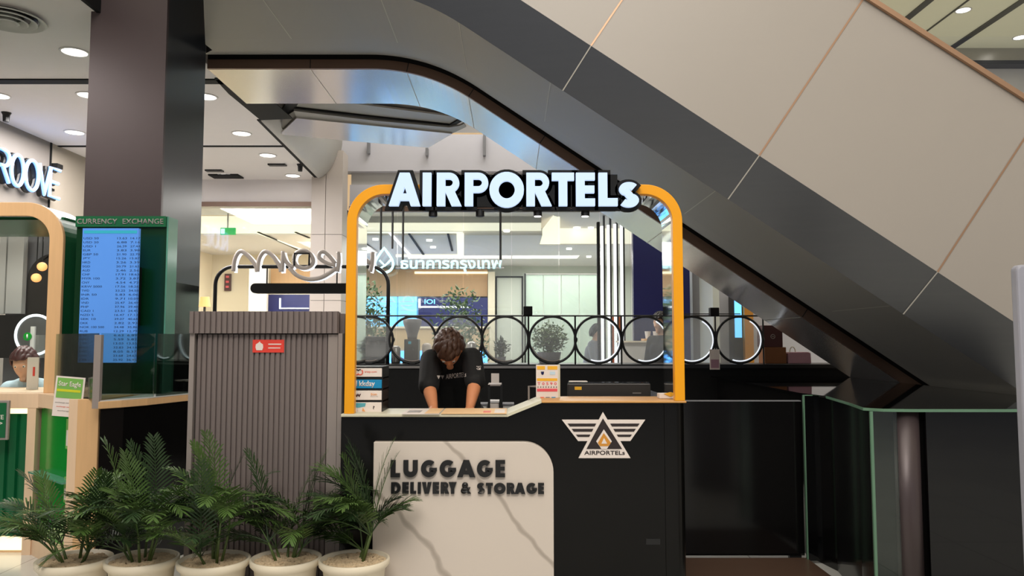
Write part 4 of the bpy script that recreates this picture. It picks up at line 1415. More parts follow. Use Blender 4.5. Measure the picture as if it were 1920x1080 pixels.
# socket plate
a, d = at(921, 719, 7.99), at(936, 700, 7.99)
single('switch_plate', 'small white switch plate on the black back bar', 'switch', B(a.x, d.x, 7.975, 7.999, a.z, d.z), 'wpaper', bevel=.003)
# low shelf with tubs in front of the bar
t = thing('storage_shelf', 'low black open shelf standing against the back bar', 'shelf', (X(925, 7), 7.2, 0))
x0, x1 = X(898, 7), X(966, 7)
zs_ = Z(772, 7)
B(x0, x1, 7, 7.4, zs_ - .03, zs_).build('shelf_board', 'black', t)
for xx in (x0, X(915, 7), X(938, 7), x1 - .02):
    B(xx, xx + .02, 7.02, 7.04, 0, zs_ - .03 if xx in (x0, x1 - .02) else Z(722, 7)).build('post', 'black', t)
B(X(915, 7), X(940, 7), 7.02, 7.3, Z(724, 7), Z(721, 7)).build('upper_board', 'stile', t)
for k, (pa, pb, pc, lab) in enumerate(((900, 913, 757, 'pale grey tub left of the middle one on the low shelf'), (919, 935, 752, 'white lidded tub in the middle of the low shelf'), (943, 963, 757, 'pale grey tub at the right end of the low shelf'))):
    a, d = at(pa, 772, 7.1), at(pb, pc, 7.1)
    b = thing('storage_tub', lab, 'tub', ((a.x + d.x) / 2, 7.2, zs_), 'tubs on the low shelf')
    B(a.x, d.x, 7.1, 7.28, zs_ + .001, d.z - .015).build('tub', 'offwhite' if k != 1 else 'wpaper', b, bevel=.008)
    B(a.x - .004, d.x + .004, 7.09, 7.29, d.z - .015, d.z).build('lid', 'greyplastic' if k != 1 else 'white', b)

# round glass screens along the bar
rings = [692, 773, 860, 947, 1036, 1122, 1211, 1298, 1388]
rr = 43.5 * YB2 / FPX
labs = ['leftmost round black-rimmed glass screen on the bar, beside the yellow post', 'second round glass screen from the left, in front of the coffee grinder',
        'round glass screen behind the head of the staff member', 'round glass screen showing a small potted plant, right of the staff member',
        'round glass screen in front of the leafy planter', 'round glass screen in front of the seated person in grey',
        'brightly rimmed round glass screen just left of the right yellow post', 'brightly rimmed round glass screen just right of the right yellow post',
        'rightmost bright rimmed round glass screen on the bar']
zc_ = zb + rr + .012


def ring_screen(x, lab, lit):
    t = thing('round_screen', lab, 'screen', (x, YB2 + .03, zb), 'round glass screens on the bar')
    MB().tube([(x + rr * math.cos(k * PI / 24), YB2 + .03, zc_ + rr * math.sin(k * PI / 24)) for k in range(48)], .013, 8, True).build('rim', 'black', t, smooth=True)
    MB().disc_y((x, zc_), rr - .008, YB2 + .026, YB2 + .034, 48).build('glass_disc', 'discglass', t)
    a0, a1 = lit
    MB().tube([(x + (rr - .02) * math.cos(R(a0 + (a1 - a0) * k / 30)), YB2 + .022, zc_ + (rr - .02) * math.sin(R(a0 + (a1 - a0) * k / 30))) for k in range(31)], .006, 6).build('lit_edge', 'halo' if a0 < 0 else 'stile', t)
    B(x - .03, x + .03, YB2 + .015, YB2 + .045, zb, zb + .014).build('clamp', 'black', t)
    MB().ell((x + rr + .006, YB2 + .03, zc_), (.016, .016, .028), 10, 8).build('side_clamp', 'black', t)
    return t


A1 = ring_screen(X(rings[0], YB2), labs[0], (200, 290))
for k in (1, 2, 3, 4):
    dup(A1, (X(rings[k], YB2), YB2 + .03, zb), labs[k])
A2 = ring_screen(X(rings[5], YB2), labs[5], (-110, 60))
for k in (6, 7, 8):
    dup(A2, (X(rings[k], YB2), YB2 + .03, zb), labs[k])
zr_ = Z(592, YB2)
t = thing('screen_rail', 'thin black rail running above the row of round glass screens', 'rail', (0, YB2 + .03, zb))
x0, x1 = X(662, YB2), X(1440, YB2)
MB().tube([(x0, YB2 + .03, zr_), (x1, YB2 + .03, zr_)], .008, 8).build('rail', 'black', t)
MB().tube([(X(1283, YB2), YB2 + .05, zr_ + .02), (X(1392, YB2), YB2 + .05, zr_ + .02)], .005, 6).build('upper_rail', 'black', t)
for px in (668, 903, 991, 1079, 1166, 1255, 1343, 1433):
    MB().tube([(X(px, YB2), YB2 + .03, zb), (X(px, YB2), YB2 + .03, zr_)], .009, 8).build('post', 'black', t)
for px, py, lab in ((990, 582.5, 'small black box clipped on the thin rail left of the green planter'), (1340, 585, 'small black box clipped on the thin rail right of the yellow frame')):
    a = at(px, py, YB2)
    single('speaker_box', lab, 'speaker', B(a.x - .046, a.x + .046, YB2 - .01, YB2 + .07, a.z - .046, a.z + .046), 'matblack', bevel=.006)

# tubular arch with hanging light bar and script sign (seen from behind)
ya = 8.1
t = thing('bar_arch', 'black rounded tube arch standing on the bar behind the slatted cabinet', 'arch', (X(564, ya), ya, zb))
ap = arch_path(X(401, ya), X(727, ya), zb, zb, Z(500, ya), .19, 8)
MB().tube([(x, ya, z) for x, z in ap], .02, 10).build('tube', 'black', t, smooth=True)
x0, x1, z0 = X(470, ya), X(662, ya), Z(541, ya)
b = thing('hanging_light_bar', 'thick black rounded light bar hanging under the tube arch', 'light', ((x0 + x1) / 2, ya, z0 - .05))
MB().prism(rrect(x0, x1, z0 - .052, z0 + .052, .05), 'y', ya - .05, ya + .05).build('bar', 'matblack', b)
for px in (498, 630):
    MB().tube([(X(px, ya), ya, z0 + .05), (X(px, ya), ya, Z(500, ya))], .008, 6).build('rod', 'black', b)
t = thing('script_sign', 'mirror-reversed script cafe letters with white halo edge on the tube arch', 'sign', (X(570, ya), ya - .05, Z(500, ya)))
SP_ = lambda p: at(420 + p[0] / 3.43, 440 + p[1] / 3.43, ya - .05)


def smooth_path(p, n=5):
    out = []
    for i in range(len(p) - 1):
        a, b, c, d = (Vector(p[max(0, i - 1)]), Vector(p[i]), Vector(p[i + 1]), Vector(p[min(len(p) - 1, i + 2)]))
        for k in range(n):
            u = k / n
            out.append(tuple(.5 * ((2 * b) + (c - a) * u + (2 * a - 5 * b + 4 * c - d) * u * u + (3 * b - a - 3 * c + d) * u ** 3)))
    return out + [tuple(p[-1])]


for pth in ([(60, 236), (68, 165), (90, 118), (115, 108), (145, 128), (180, 165), (205, 205), (212, 238)],
            [(215, 238), (225, 160), (250, 116), (275, 110), (310, 135), (340, 175), (358, 205), (366, 238)],
            [(372, 238), (376, 175), (380, 108)], [(380, 120), (395, 165), (425, 200), (448, 205)],
            [(448, 165), (462, 122), (505, 102), (550, 118), (574, 160), (562, 198), (515, 216), (468, 200), (448, 165)],
            [(420, 212), (470, 262), (545, 286), (625, 275), (690, 238), (722, 212)],
            [(715, 195), (680, 190), (640, 170), (612, 145), (618, 116), (645, 112), (680, 140), (715, 185)], [(735, 110), (738, 175), (728, 238)],
            [(790, 108), (830, 112), (880, 135), (940, 185)], [(955, 112), (952, 180), (940, 238)]):
    pp = smooth_path(pth)
    MB().tube([SP_(p) for p in pp], .022, 8).build('letter', 'pillar', t, smooth=True)
    MB().tube([SP_((p[0] + 8, p[1] + 7)) + Vector((0, .04, 0)) for p in pp], .018, 6).build('halo', 'halo', t)
a, d = SP_((455, 200)), SP_((552, 122))
MB().tube([(a.x, ya - .07, a.z), (a.x, ya - .07, d.z), (d.x, ya - .07, d.z), (d.x, ya - .07, a.z)], .012, 6).build('bracket', 'black', t)

# machines and plants on the bar
zt2 = zb
a = at(772, 668, 8.3)
t = thing('coffee_grinder', 'black coffee grinder with a tapered smoked hopper on the bar', 'grinder', (a.x, 8.3, zt2))
B(a.x - .075, a.x + .075, 8.24, 8.42, zt2 + .001, Z(636, 8.3)).build('body', 'plastic', t, bevel=.008)
B(a.x - .085, a.x + .085, 8.2, 8.42, zt2 + .001, zt2 + .03).build('foot', 'plastic', t)
MB().lathe([(.05, Z(636, 8.3)), (.055, Z(630, 8.3)), (.062, Z(624, 8.3)), (.098, Z(606, 8.3)), (.1, Z(600, 8.3)), (.09, Z(598, 8.3))], a.x, 8.33, 24).build('hopper', 'greyplastic', t, smooth=True)
B(a.x - .03, a.x + .0, 8.235, 8.24, Z(645, 8.3), Z(640, 8.3)).build('display', 'teal', t)
B(a.x - .03, a.x + .03, 8.16, 8.24, Z(655, 8.3), Z(651, 8.3)).build('spout', 'black', t)
a = at(690, 660, 8.35)
t = thing('espresso_machine', 'low steel and black espresso machine at the left end of the bar', 'machine', (a.x, 8.35, zt2))
B(a.x - .17, a.x + .2, 8.25, 8.5, zt2 + .001, zt2 + .06).build('drip_tray', 'black', t, bevel=.006)
B(a.x - .17, a.x + .2, 8.4, 8.5, zt2 + .06, Z(640, 8.4)).build('back_body', 'steel', t, bevel=.01)
B(a.x - .17, a.x + .2, 8.25, 8.5, Z(640, 8.4), Z(631, 8.4)).build('head', 'plastic', t, bevel=.01)
for k in range(3):
    MB().lathe([(.022, Z(646, 8.3)), (.026, Z(640, 8.3))], a.x - .1 + k * .11, 8.31, 12).build('group_head', 'steel', t)
for k, (px, top, m_) in enumerate(((800, 643, 'wpaper'), (742, 648, 'steel'), (884, 640, 'steel'))):
    p = at(px, 680, 8.3)
    single('bar_canister', ('white lidded canister right of the coffee grinder', 'small steel canister left of the coffee grinder', 'steel canister right of the head of the staff member')[k], 'canister',
           MB().lathe([(.045, zt2 + .001), (.05, zt2 + .02), (.05, Z(top, 8.3) - .03), (.04, Z(top, 8.3) - .01), (.015, Z(top, 8.3))], p.x, 8.3, 20), m_, smooth=True)


def shrub(name, label, c, r, h, n, m_, pot=None, ls=.05, trunk=True, cat='plant', group=None, seed=1):
    rnd = random.Random(seed)
    t = thing(name, label, cat, c, group)
    c = Vector(c)
    mb = MB()
    for k in range(n):
        u, v = rnd.random() * 2 * PI, math.acos(rnd.uniform(-1, 1))
        q = rnd.random() ** .4
        p = c + Vector((r * q * math.cos(u) * math.sin(v), r * q * math.sin(u) * math.sin(v) * .8, h * .62 + h * .40 * q * math.cos(v)))
        d = Vector((rnd.uniform(-1, 1), rnd.uniform(-1, 1), rnd.uniform(-.3, 1))).normalized() * ls * rnd.uniform(.7, 1.3)
        s = d.cross(Vector((rnd.uniform(-1, 1), rnd.uniform(-1, 1), 1))).normalized() * ls * .22
        mb.face([p, p + d * .5 + s, p + d, p + d * .5 - s])
    mb.build('foliage', m_, t)
    z0 = c.z
    if pot:
        w_, hp = pot
        MB().lathe([(w_ * .8, c.z + .001), (w_, c.z + hp), (w_ * .9, c.z + hp), (w_ * .88, c.z + hp * .9)], c.x, c.y, 20).build('planter', 'greyplastic', t)
        z0 = c.z + hp * .8
    if trunk:
        mb = MB()
        for k in range(7):
            u = rnd.random() * 2 * PI
            e = Vector((c.x + r * .5 * math.cos(u), c.y + r * .4 * math.sin(u), c.z + h * rnd.uniform(.6, .95)))
            s0 = Vector((c.x + .02 * math.cos(u), c.y + .02 * math.sin(u), z0))
            mb.tube([s0, s0.lerp(e, .5) + Vector((0, 0, .05)), e], [.009, .007, .003], 5)
        mb.build('stems', 'stem', t)
    return t


p = at(1030, 680, 8.25)
shrub('bushy_plant', 'bushy fine leaved plant in a square dark planter behind a round screen', (p.x, 8.3, zt2), .19, .42, 900, 'bush', (.13, .12), .05, seed=3)
p = at(940, 680, 8.3)
shrub('small_potted_plant', 'small dark green pointed plant on the bar right of the staff member', (p.x, 8.3, zt2), .07, .26, 260, 'leafdark', (.05, .07), .05, seed=5)
for px, lab, sd, hh2 in ((690, 'tall airy tree inside the bank at the left edge of the yellow portal', 8, 2.45), (862, 'broad airy tree inside the bank above the head of the staff member', 9, 2.35)):
    p = at(px, 640, 13.2)
    shrub('indoor_tree', lab, (p.x, 13.2, 0), .5 if px > 800 else .36, hh2, 1300, 'bush', (.25, .4), .1, cat='tree', seed=sd)

# goods at the right end of the bar
for nm, lab, q, m_, cat in (('brown_carton', 'brown cardboard carton on the bar under the dark red box', (1434, 1474, 681, 651), 'cardboard', 'carton'),
                            ('red_box', 'dark red box with a round mark on top of the brown carton', (1431, 1467, 651, 610), 'maroon', 'box')):
    a, d = at(q[0], q[2], 8.22), at(q[1], q[3], 8.22)
    z0 = zb if nm == 'brown_carton' else Z(651, 8.22)
    b = thing(nm, lab, cat, ((a.x + d.x) / 2, 8.3, z0))
    B(a.x, d.x, 8.22, 8.42, z0 + .001, d.z).build('carton', m_, b, bevel=.004)
    if nm == 'red_box':
        c = at(1449, 631, 8.22)
        MB().tube([(c.x + .022 * math.cos(k * PI / 8), 8.218, c.z + .022 * math.sin(k * PI / 8)) for k in range(16)], .004, 5, True).build('round_mark', 'stile', b)
        B(c.x - .008, c.x + .012, 8.216, 8.22, c.z - .004, c.z + .004).build('mark', 'stile', b)
a, d = at(1478, 681, 8.22), at(1521, 660, 8.22)
b = thing('pink_bag', 'dusty pink bag standing on the bar right of the brown carton', 'bag', ((a.x + d.x) / 2, 8.3, zb))
MB().prism([(a.x, zb + .001), (d.x, zb + .001), (d.x - .005, d.z - .01), (d.x - .03, d.z), (a.x + .02, d.z - .003), (a.x, d.z - .015)], 'y', 8.22, 8.36).build('bag_body', 'pink', b, bevel=.006)
MB().tube([(a.x + .07 + .03 * math.cos(R(g)), 8.28, d.z - .006 + .06 * math.sin(R(g))) for g in range(0, 181, 20)], .005, 6).build('handle', 'pale', b)
a, d = at(1331, 690, 7.97), at(1349, 655, 7.97)
b = thing('small_poster', 'small pale pink card leaning at the foot of a round screen on the bar', 'card', ((a.x + d.x) / 2, 7.97, 1.1))
B(a.x, d.x, 7.965, 7.975, Z(693, 7.97), d.z).build('card', 'wpaper', b)
B(a.x + .01, d.x - .01, 7.963, 7.965, Z(690, 7.97), Z(674, 7.97)).build('print', 'pink', b)
a, d = at(1372, 600, 13.2), at(1388, 555, 13.2)
b = thing('wall_machine', 'pale blue lit machine against the grey far wall', 'machine', ((a.x + d.x) / 2, 13.2, 0))
B(a.x, d.x, 13.1, 13.38, 0, d.z).build('body', 'plastic', b)
B(a.x + .02, d.x - .02, 13.08, 13.1, a.z - .3, d.z - .05).build('lit_panel', 'bankled', b)
a, d = at(1396, 600, 13), at(1412, 575, 13)
single('orange_stand', 'small ochre upright stand against the grey far wall', 'stand', B(a.x, d.x, 13.0, 13.2, 0, d.z), 'ochre')

# ================================================================== BANK SIGN, SCREENS, COUNTER; SHOP ON THE LEFT
ysn = 11.85
t = thing('bank_sign', 'glowing white bank name in Thai lettering with a drop emblem', 'sign', (X(845, ysn), ysn, Z(510, ysn)))
text('ธนาคารกรุงเทพ', X(750, ysn), X(941, ysn), Z(511, ysn), Z(488, ysn), ysn, .04, .02).build('lettering', 'signcyan', t)
BP = lambda a, c: (lambda q: (q.x, ysn, q.z))(at(420 + a / 3.43, 440 + c / 3.43, ysn))
MB().tube([BP(*p) for p in smooth_path([(1030, 85), (985, 150), (972, 190), (990, 228), (1030, 245), (1072, 228), (1088, 190), (1075, 150), (1030, 85)], 4)[:-1]], .02, 6, True).build('drop_outline', 'signcyan', t)
MB().tube([BP(1000, 165), BP(1035, 200), BP(1075, 160)], .018, 6).build('drop_stroke', 'signcyan', t)
MB().tube([BP(1008, 215), BP(1060, 180)], .014, 6).build('drop_stroke', 'signcyan', t)
B(X(740, ysn), X(945, ysn), ysn + .02, ysn + .05, Z(503, ysn), Z(500, ysn)).build('rail', 'steel', t)
for px, py in ((711, 468), (733, 466), (753, 490), (938, 490)):
    MB().tube([(X(px, ysn), ysn + .035, Z(py, ysn)), (X(px, ysn), ysn + .035, z4 + .06), (X(px, ysn), YB + .02, z4 + .06)], .018, 6).build('hanging_rod', 'black', t)
for k, (pa, pb, za, zb2, m_, lab) in enumerate(((600, 742, 605, 556, 'bankled', 'pale blue lit display panel at the left of the bank rear wall'), (746, 780, 605, 556, 'bankled', 'bright blue lit listing screen in the middle of the bank rear wall'),
                                                (784, 914, 618, 558, 'navyscreen', 'long dark navy poster wall with a white line in the bank'))):
    x0, x1 = X(pa, 17.7), X(pb, 17.7)
    b = thing('bank_screen', lab, 'screen', ((x0 + x1) / 2, 17.7, .35))
    B(x0, x1, 17.72, 17.85, .35, Z(zb2, 17.7)).build('panel', m_, b)  # blue screens run on out of view to colour the soffit reflections
    if k == 2:
        B(X(788, 17.7), X(880, 17.7), 17.69, 17.72, Z(577, 17.7), Z(574, 17.7)).build('white_line', 'halo', b)
        B(X(784, 17.7), X(788, 17.7), 17.69, 17.72, Z(577, 17.7), Z(560, 17.7)).build('white_line', 'halo', b)
        text('IOI', X(795, 17.7), X(815, 17.7), Z(570, 17.7), Z(561, 17.7), 17.72, .01, .02).build('print', 'bankled', b)
    else:
        for r_ in range(5):
            B(x0 + .05, x1 - .05 - .05 * r_, 17.71, 17.72, Z(566 + r_ * 8, 17.7), Z(565 + r_ * 8, 17.7)).build('text_line', 'offwhite', b)
t = thing('bank_counter', 'long tan service counter inside the bank behind the bar', 'counter', (X(790, 16.5), 16.6, 0))
B(X(655, 16.4), X(916, 16.4), 16.4, 17.0, 0, Z(612, 16.4) - .04).build('front', 'tan', t)
B(X(657, 16.4), X(914, 16.4), 16.37, 16.4, .05, 1.25).build('added_blue_glow', 'blueglow', t)  # added glowing sheet hidden by the bar, turns soffit reflections blue
B(X(652, 16.4), X(919, 16.4), 16.35, 17.05, Z(612, 16.4) - .04, Z(612, 16.4)).build('top', 'cream', t)
t = thing('bank_desk', 'white curved edged reception desk in the bank seen through the bright round screens', 'desk', (X(1215, 10.5), 10.6, 0))
MB().prism([(X(1165, 10.4), 10.4), (X(1260, 10.4), 10.4), (X(1262, 10.9), 10.9), (X(1160, 10.9), 10.9)], 'z', 0, Z(642, 10.4)).build('front', 'offwhite', t)
MB().prism([(X(1160, 10.4), 10.36), (X(1264, 10.4), 10.36), (X(1266, 10.9), 10.95), (X(1156, 10.9), 10.95)], 'z', Z(642, 10.4), Z(639, 10.4)).build('top', 'cream', t)
p = at(1222, 638, 10.6)
b = thing('desk_tray', 'wooden tray of white cups standing on the white desk', 'tray', (p.x, 10.6, Z(639, 10.4)))
zq = Z(639, 10.4)
B(p.x - .12, p.x + .22, 10.5, 10.75, zq + .001, zq + .03).build('tray', 'wood', b)
for k in range(3):
    MB().lathe([(.03, zq + .03), (.042, zq + .13)], p.x - .05 + .11 * k, 10.62, 14).build('cup', 'white', b)

# left shop interior
b = thing('exit_sign', 'small green lit exit sign hanging in the far left shop', 'sign', at(427, 440, 12.3))
a, d = at(413, 440, 12.3), at(441, 427, 12.3)
B(a.x, d.x, 12.3, 12.34, a.z, d.z).build('panel', 'exitgreen', b)
B(a.x + .01, a.x + .07, 12.297, 12.3, a.z + .015, d.z - .015).build('pale_pictogram', 'signcyan', b)
B(a.x + .1, a.x + .12, 12.31, 12.33, d.z, 3.5).build('rod', 'steel', b)
a, d = at(419, 545, 15.3), at(431, 513, 15.3)
b = thing('red_wall_sign', 'small dark red vertical sign on the cream wall of the far left shop', 'sign', at(425, 545, 15.35))
B(a.x, d.x, 15.34, 15.4, a.z, d.z).build('panel', 'maroon', b)
for k in range(3):
    B(a.x + .03, d.x - .03, 15.33, 15.34, a.z + .06 + .1 * k, a.z + .1 + .1 * k).build('print', 'pinkprint', b)
struct('trim_34', B(X(505, 15.3), X(640, 15.3), 15.3, 15.39, Z(535, 15.3), Z(503, 15.3)), 'woodwall')
b = thing('purple_screen', 'dark purple lit screen with a white corner line in the far left shop', 'screen', (X(535, 15.2), 15.2, 0.6))
B(X(500, 15.2), X(580, 15.2), 15.25, 15.38, .6, Z(552, 15.2)).build('panel', 'navyscreen', b)
B(X(523, 15.2), X(577, 15.2), 15.2, 15.25, Z(579, 15.2), Z(577, 15.2)).build('white_line', 'halo', b)
B(X(522, 15.2), X(524, 15.2), 15.2, 15.25, Z(579, 15.2), Z(559, 15.2)).build('white_line', 'halo', b)
single('white_upright_panel', 'pale upright panel standing in the far left shop', 'panel', B(X(464, 14.8), X(498, 14.8), 14.8, 14.9, 0, Z(498, 14.8)), 'white')
p = at(384, 566, 12.6)
b = thing('table_lamp', 'small amber table lamp beside the dark column in the far shop', 'lamp', (p.x, 12.6, 0))
MB().lathe([(.09, p.z - .08), (.07, p.z + .08)], p.x, 12.6, 18).build('shade', 'lampshade', b)
MB().lathe([(.02, .9), (.02, p.z - .08)], p.x, 12.6, 10).build('stem', 'black', b)
B(p.x - .25, p.x + .25, 12.4, 12.8, 0, .9).build('stand', 'offwhite', b)
# ceiling slots inside the left shop
for n, (a, b_, c, d) in enumerate(((482, 436, 560, 470), (552, 436, 578, 447), (455, 428, 578, 474))):
    struct('trim_%d' % (35 + n), slab_px(MB(), [(a, b_), (a + 4, b_), (c + 4, d), (c, d)], 3.16, .012), 'matblack' if n < 2 else 'cove')

# ================================================================== RIGHT: GATE, BLACK GLASS COUNTER, POST
YG_ = 5.25
x0, x1 = kx1 + .01, X(1499, YG_)
t = thing('gate_panel', 'dark glossy gate panel between the kiosk and the glass counter', 'gate', ((x0 + x1) / 2, YG_, 0))
zt = Z(751, YG_)
B(x0, x1, YG_, YG_ + .04, .03, zt - .006).build('panel', 'glossblack', t)
B(x0, x1, YG_, YG_ + .04, zt - .006, zt).build('top_edge', 'greyplastic', t)
B(x0 + .02, x0 + .1, YG_ + .005, YG_ + .035, 0, .03).build('foot', 'black', t)
B(x1 - .1, x1 - .02, YG_ + .005, YG_ + .035, 0, .03).build('foot', 'black', t)
single('floor_platform', 'low dark brown timber platform on the floor inside the gate', 'platform', B(kx1 + .02, 1.94, 4.5, 5.2, 0, .03), 'timber', bevel=.004)

ZT = 1.1
t = thing('glass_counter', 'long black glass topped counter with pale green edges under the escalator', 'counter', (2.5, 6, 0))
e0, e1, e2 = onz(1570, 744, ZT), onz(1622, 766, ZT), onz(1668, 767, ZT)
nr = onz(1905, 767, ZT)
top = [(2.0, 7.9), (1.93, 5.32), (e0.x, e0.y + .18), (e0.x - .05, e0.y), (e1.x, e1.y + .06), (e1.x + .03, e1.y), (nr.x + .25, nr.y + .0), (nr.x + .9, nr.y), (3.3, 5.0), (3.3, 7.9)]
top = [(2.02, 7.9), (1.96, 5.3), (2.02, 5.0), (1.93, 4.45), (1.86, 4.12), (1.93, 4.05), (2.08, 4.03), (3.3, 4.03), (3.3, 7.9)]
MB().prism(top, 'z', ZT - .012, ZT).build('glass_top', 'blackglass', t)
edge = [Vector(p) for p in top[2:8]]
mb = MB()
rows = [[(p.x - .004, p.y - .004, ZT - .014), (p.x - .004, p.y - .004, ZT + .001)] for p in edge]
mb.grid(rows)
mb.build('green_edge', 'greenedge', t, solid=.004)
body = [(2.07, 7.85), (2.01, 5.3), (2.06, 5.0), (1.97, 4.45), (1.92, 4.2), (2.0, 4.1), (3.25, 4.1), (3.25, 7.85)]
MB().prism(body, 'z', 0, ZT - .012).build('body', 'glossblack', t)
# glass side panes standing in front of the body
xg = X(1500, 5.2)
B(xg, xg + .35, 5.16, 5.172, .02, Z(741, 5.16)).build('front_pane', 'blackglass', t)
B(xg - .004, xg + .004, 5.155, 5.177, .02, Z(741, 5.16)).build('pane_edge', 'greenedge', t)
B(xg, X(1572, 5.16), 5.155, 5.177, Z(742, 5.16), Z(740.6, 5.16)).build('pane_edge', 'greenedge', t)
B(1.862, 1.876, 4.055, 4.067, 0, ZT - .014).build('pane_edge', 'greenedge', t)
B(1.876, 2.0, 4.056, 4.066, 0.01, ZT - .014).build('corner_pane', 'tglass', t)
MB().lathe([(.075, .0), (.075, ZT - .013)], 2.07, 4.13, 32).build('corner_column', 'colfront', t, smooth=True)
B(2.15, 3.28, 4.056, 4.07, 0.01, ZT - .014).build('front_pane', 'blackglass', t)

xp = X(1893, 2.74, 500)
t = thing('grey_post', 'pale grey round cornered post at the right edge of the photo', 'post', (xp + .2, 2.8, 0))
MB().prism(rrect(xp, xp + .45, 0, Z(496, 2.7), .02, 5, (0, 0, 1, 1)), 'y', 2.7, 2.74).build('post_body', 'greypost', t, bevel=.008)
B(xp + .03, xp + .46, 2.6, 2.84, 0, .03).build('base', 'greypost', t)

# ================================================================== POTTED PALMS
def frond(mb, base, az, L, el, droop, n, wl, rnd):
    p = Vector(base)
    d0 = Vector((math.cos(az), math.sin(az), 0))
    pts = []
    e = el
    seg = L / 12
    for k in range(13):
        pts.append(p.copy())
        p = p + (d0 * math.cos(e) + Vector((0, 0, 1)) * math.sin(e)) * seg
        e -= droop / 12 * (0.4 + k / 8)
    mb.tube(pts, [.0038 - .0026 * k / 12 for k in range(13)], 4)
    side = d0.cross(Vector((0, 0, 1)))
    for k in range(n):
        u = .2 + .8 * k / (n - 1)
        f = u * 12
        i = min(11, int(f))
        q = pts[i].lerp(pts[i + 1], f - i)
        tg = (pts[i + 1] - pts[i]).normalized()
        up = side.cross(tg).normalized()
        ll = wl * (math.sin(PI * (.12 + .80 * u)) ** .7) * rnd.uniform(.85, 1.1)
        for s in (-1, 1):
            d = (side * s * (.85 - .35 * u) + tg * (.55 + .45 * u) + up * rnd.uniform(.0, .25)).normalized()
            w_ = up.cross(d).normalized() * .0046
            m1 = q + d * ll * .45 + Vector((0, 0, -.004))
            m2 = q + d * ll * .8 + Vector((0, 0, -.05 * ll - .006))
            tip = q + d * ll + Vector((0, 0, -.22 * ll))
            V = [mb.bm.verts.new(v) for v in (q - w_ * .4, q + w_ * .4, m1 + w_, m1 - w_, m2 + w_ * .7, m2 - w_ * .7, tip)]
            mb.bm.faces.new((V[0], V[1], V[2], V[3]))
            mb.bm.faces.new((V[3], V[2], V[4], V[5]))
            mb.bm.faces.new((V[5], V[4], V[6]))


YP = 3.92
pots = [(155, 'leftmost potted palm in a cream pot, in front of the green booth'), (278, 'second potted palm from the left, before the dark curved counter'),
        (413, 'middle one of the five potted palms, before the grey cabinet'), (542, 'fourth potted palm from the left, before the right half of the cabinet'),
        (670, 'rightmost potted palm, its leaves reaching over the white marble panel')]
for k, (px, lab) in enumerate(pots):
    rnd = random.Random(40 + k)
    r = .172
    c = Vector((X(px, YP), YP + (.0, .01, -.01, .02, .0)[k], 0))
    zt = Z(1046, YP)
    t = thing('potted_palm', lab, 'plant', c, 'potted palms in a row')
    MB().lathe([(.115, 0), (.12, .01), (.152, zt - .05), (.158, zt - .045), (r, zt - .03), (r + .003, zt - .004), (r - .004, zt), (r - .012, zt - .002), (r - .02, zt - .05), (.10, zt - .06)], c.x, c.y, 40).build('pot', 'pot', t, smooth=True)
    mb = MB().lathe([(.152, zt - .03), (.10, zt - .025), (.02, zt - .022)], c.x, c.y, 30)
    mb.build('soil', 'cardboard', t)
    mb = MB()
    for j in range(620):
        a, q = rnd.random() * 2 * PI, .148 * math.sqrt(rnd.random())
        s = rnd.uniform(.006, .012)
        bmesh.ops.create_icosphere(mb.bm, subdivisions=1, radius=1, matrix=Matrix.Translation((c.x + q * math.cos(a), c.y + q * math.sin(a), zt - .022 + s * .4)) @ Matrix.Rotation(rnd.random() * 3, 4, 'Z') @ Matrix.Diagonal((s * 1.3, s, s * .75, 1)))
    mb.build('pebbles', 'pebble', t, stuff=True)
    nf = (26, 32, 32, 34, 32)[k]
    stem_tops = []
    for j in range(6):
        a = rnd.random() * 2 * PI
        b0 = Vector((c.x + .035 * math.cos(a), c.y + .035 * math.sin(a), zt - .05))
        hgt = rnd.uniform(.06, .24)
        tp = b0 + Vector((.05 * math.cos(a), .05 * math.sin(a), hgt))
        MB().tube([b0, b0.lerp(tp, .5), tp], [.008, .007, .005], 6).build('stem', 'stem', t, smooth=True)
        stem_tops.append((tp, a))
    for j in range(nf):
        tp, a = stem_tops[j % 6]
        az = a + rnd.uniform(-1.1, 1.1) + (PI if j >= 12 and rnd.random() < .3 else 0)
        if j < 4:
            el, L, dr = R(rnd.uniform(72, 86)), rnd.uniform(.36, .46), rnd.uniform(.25, .6)
        else:
            el, L, dr = R(rnd.uniform(22, 68)), rnd.uniform(.30, .44), rnd.uniform(.7, 1.5)
        if k == 4 and j in (5, 9):
            az, el, L, dr = rnd.uniform(-.3, .2), R(64), .42, .8
        if k == 0 and j in (5, 9, 13):
            az, el, L, dr = PI + rnd.uniform(-.3, .4), R(50), .42, 1.0
        if k >= 1 and math.sin(az) > .2:
            az = .2 if math.cos(az) > 0 else PI - .2
        if math.sin(az) < -.5 and j >= 4:
            el = max(el, R(52))
        if k == 4 and math.cos(az) > .2:
            if j % 3:
                az = PI - az
            else:
                L *= .62
                el = max(el, R(55))
        if j < 5 and k > 0:
            el, dr = R(80 + j), .35
            L = max(L, .40 + .02 * j)
        mb = MB()
        frond(mb, tp, az, L, el, dr, 20, .13, rnd)
        mb.build('frond', 'leaf' if rnd.random() < .6 else 'leafdark', t)

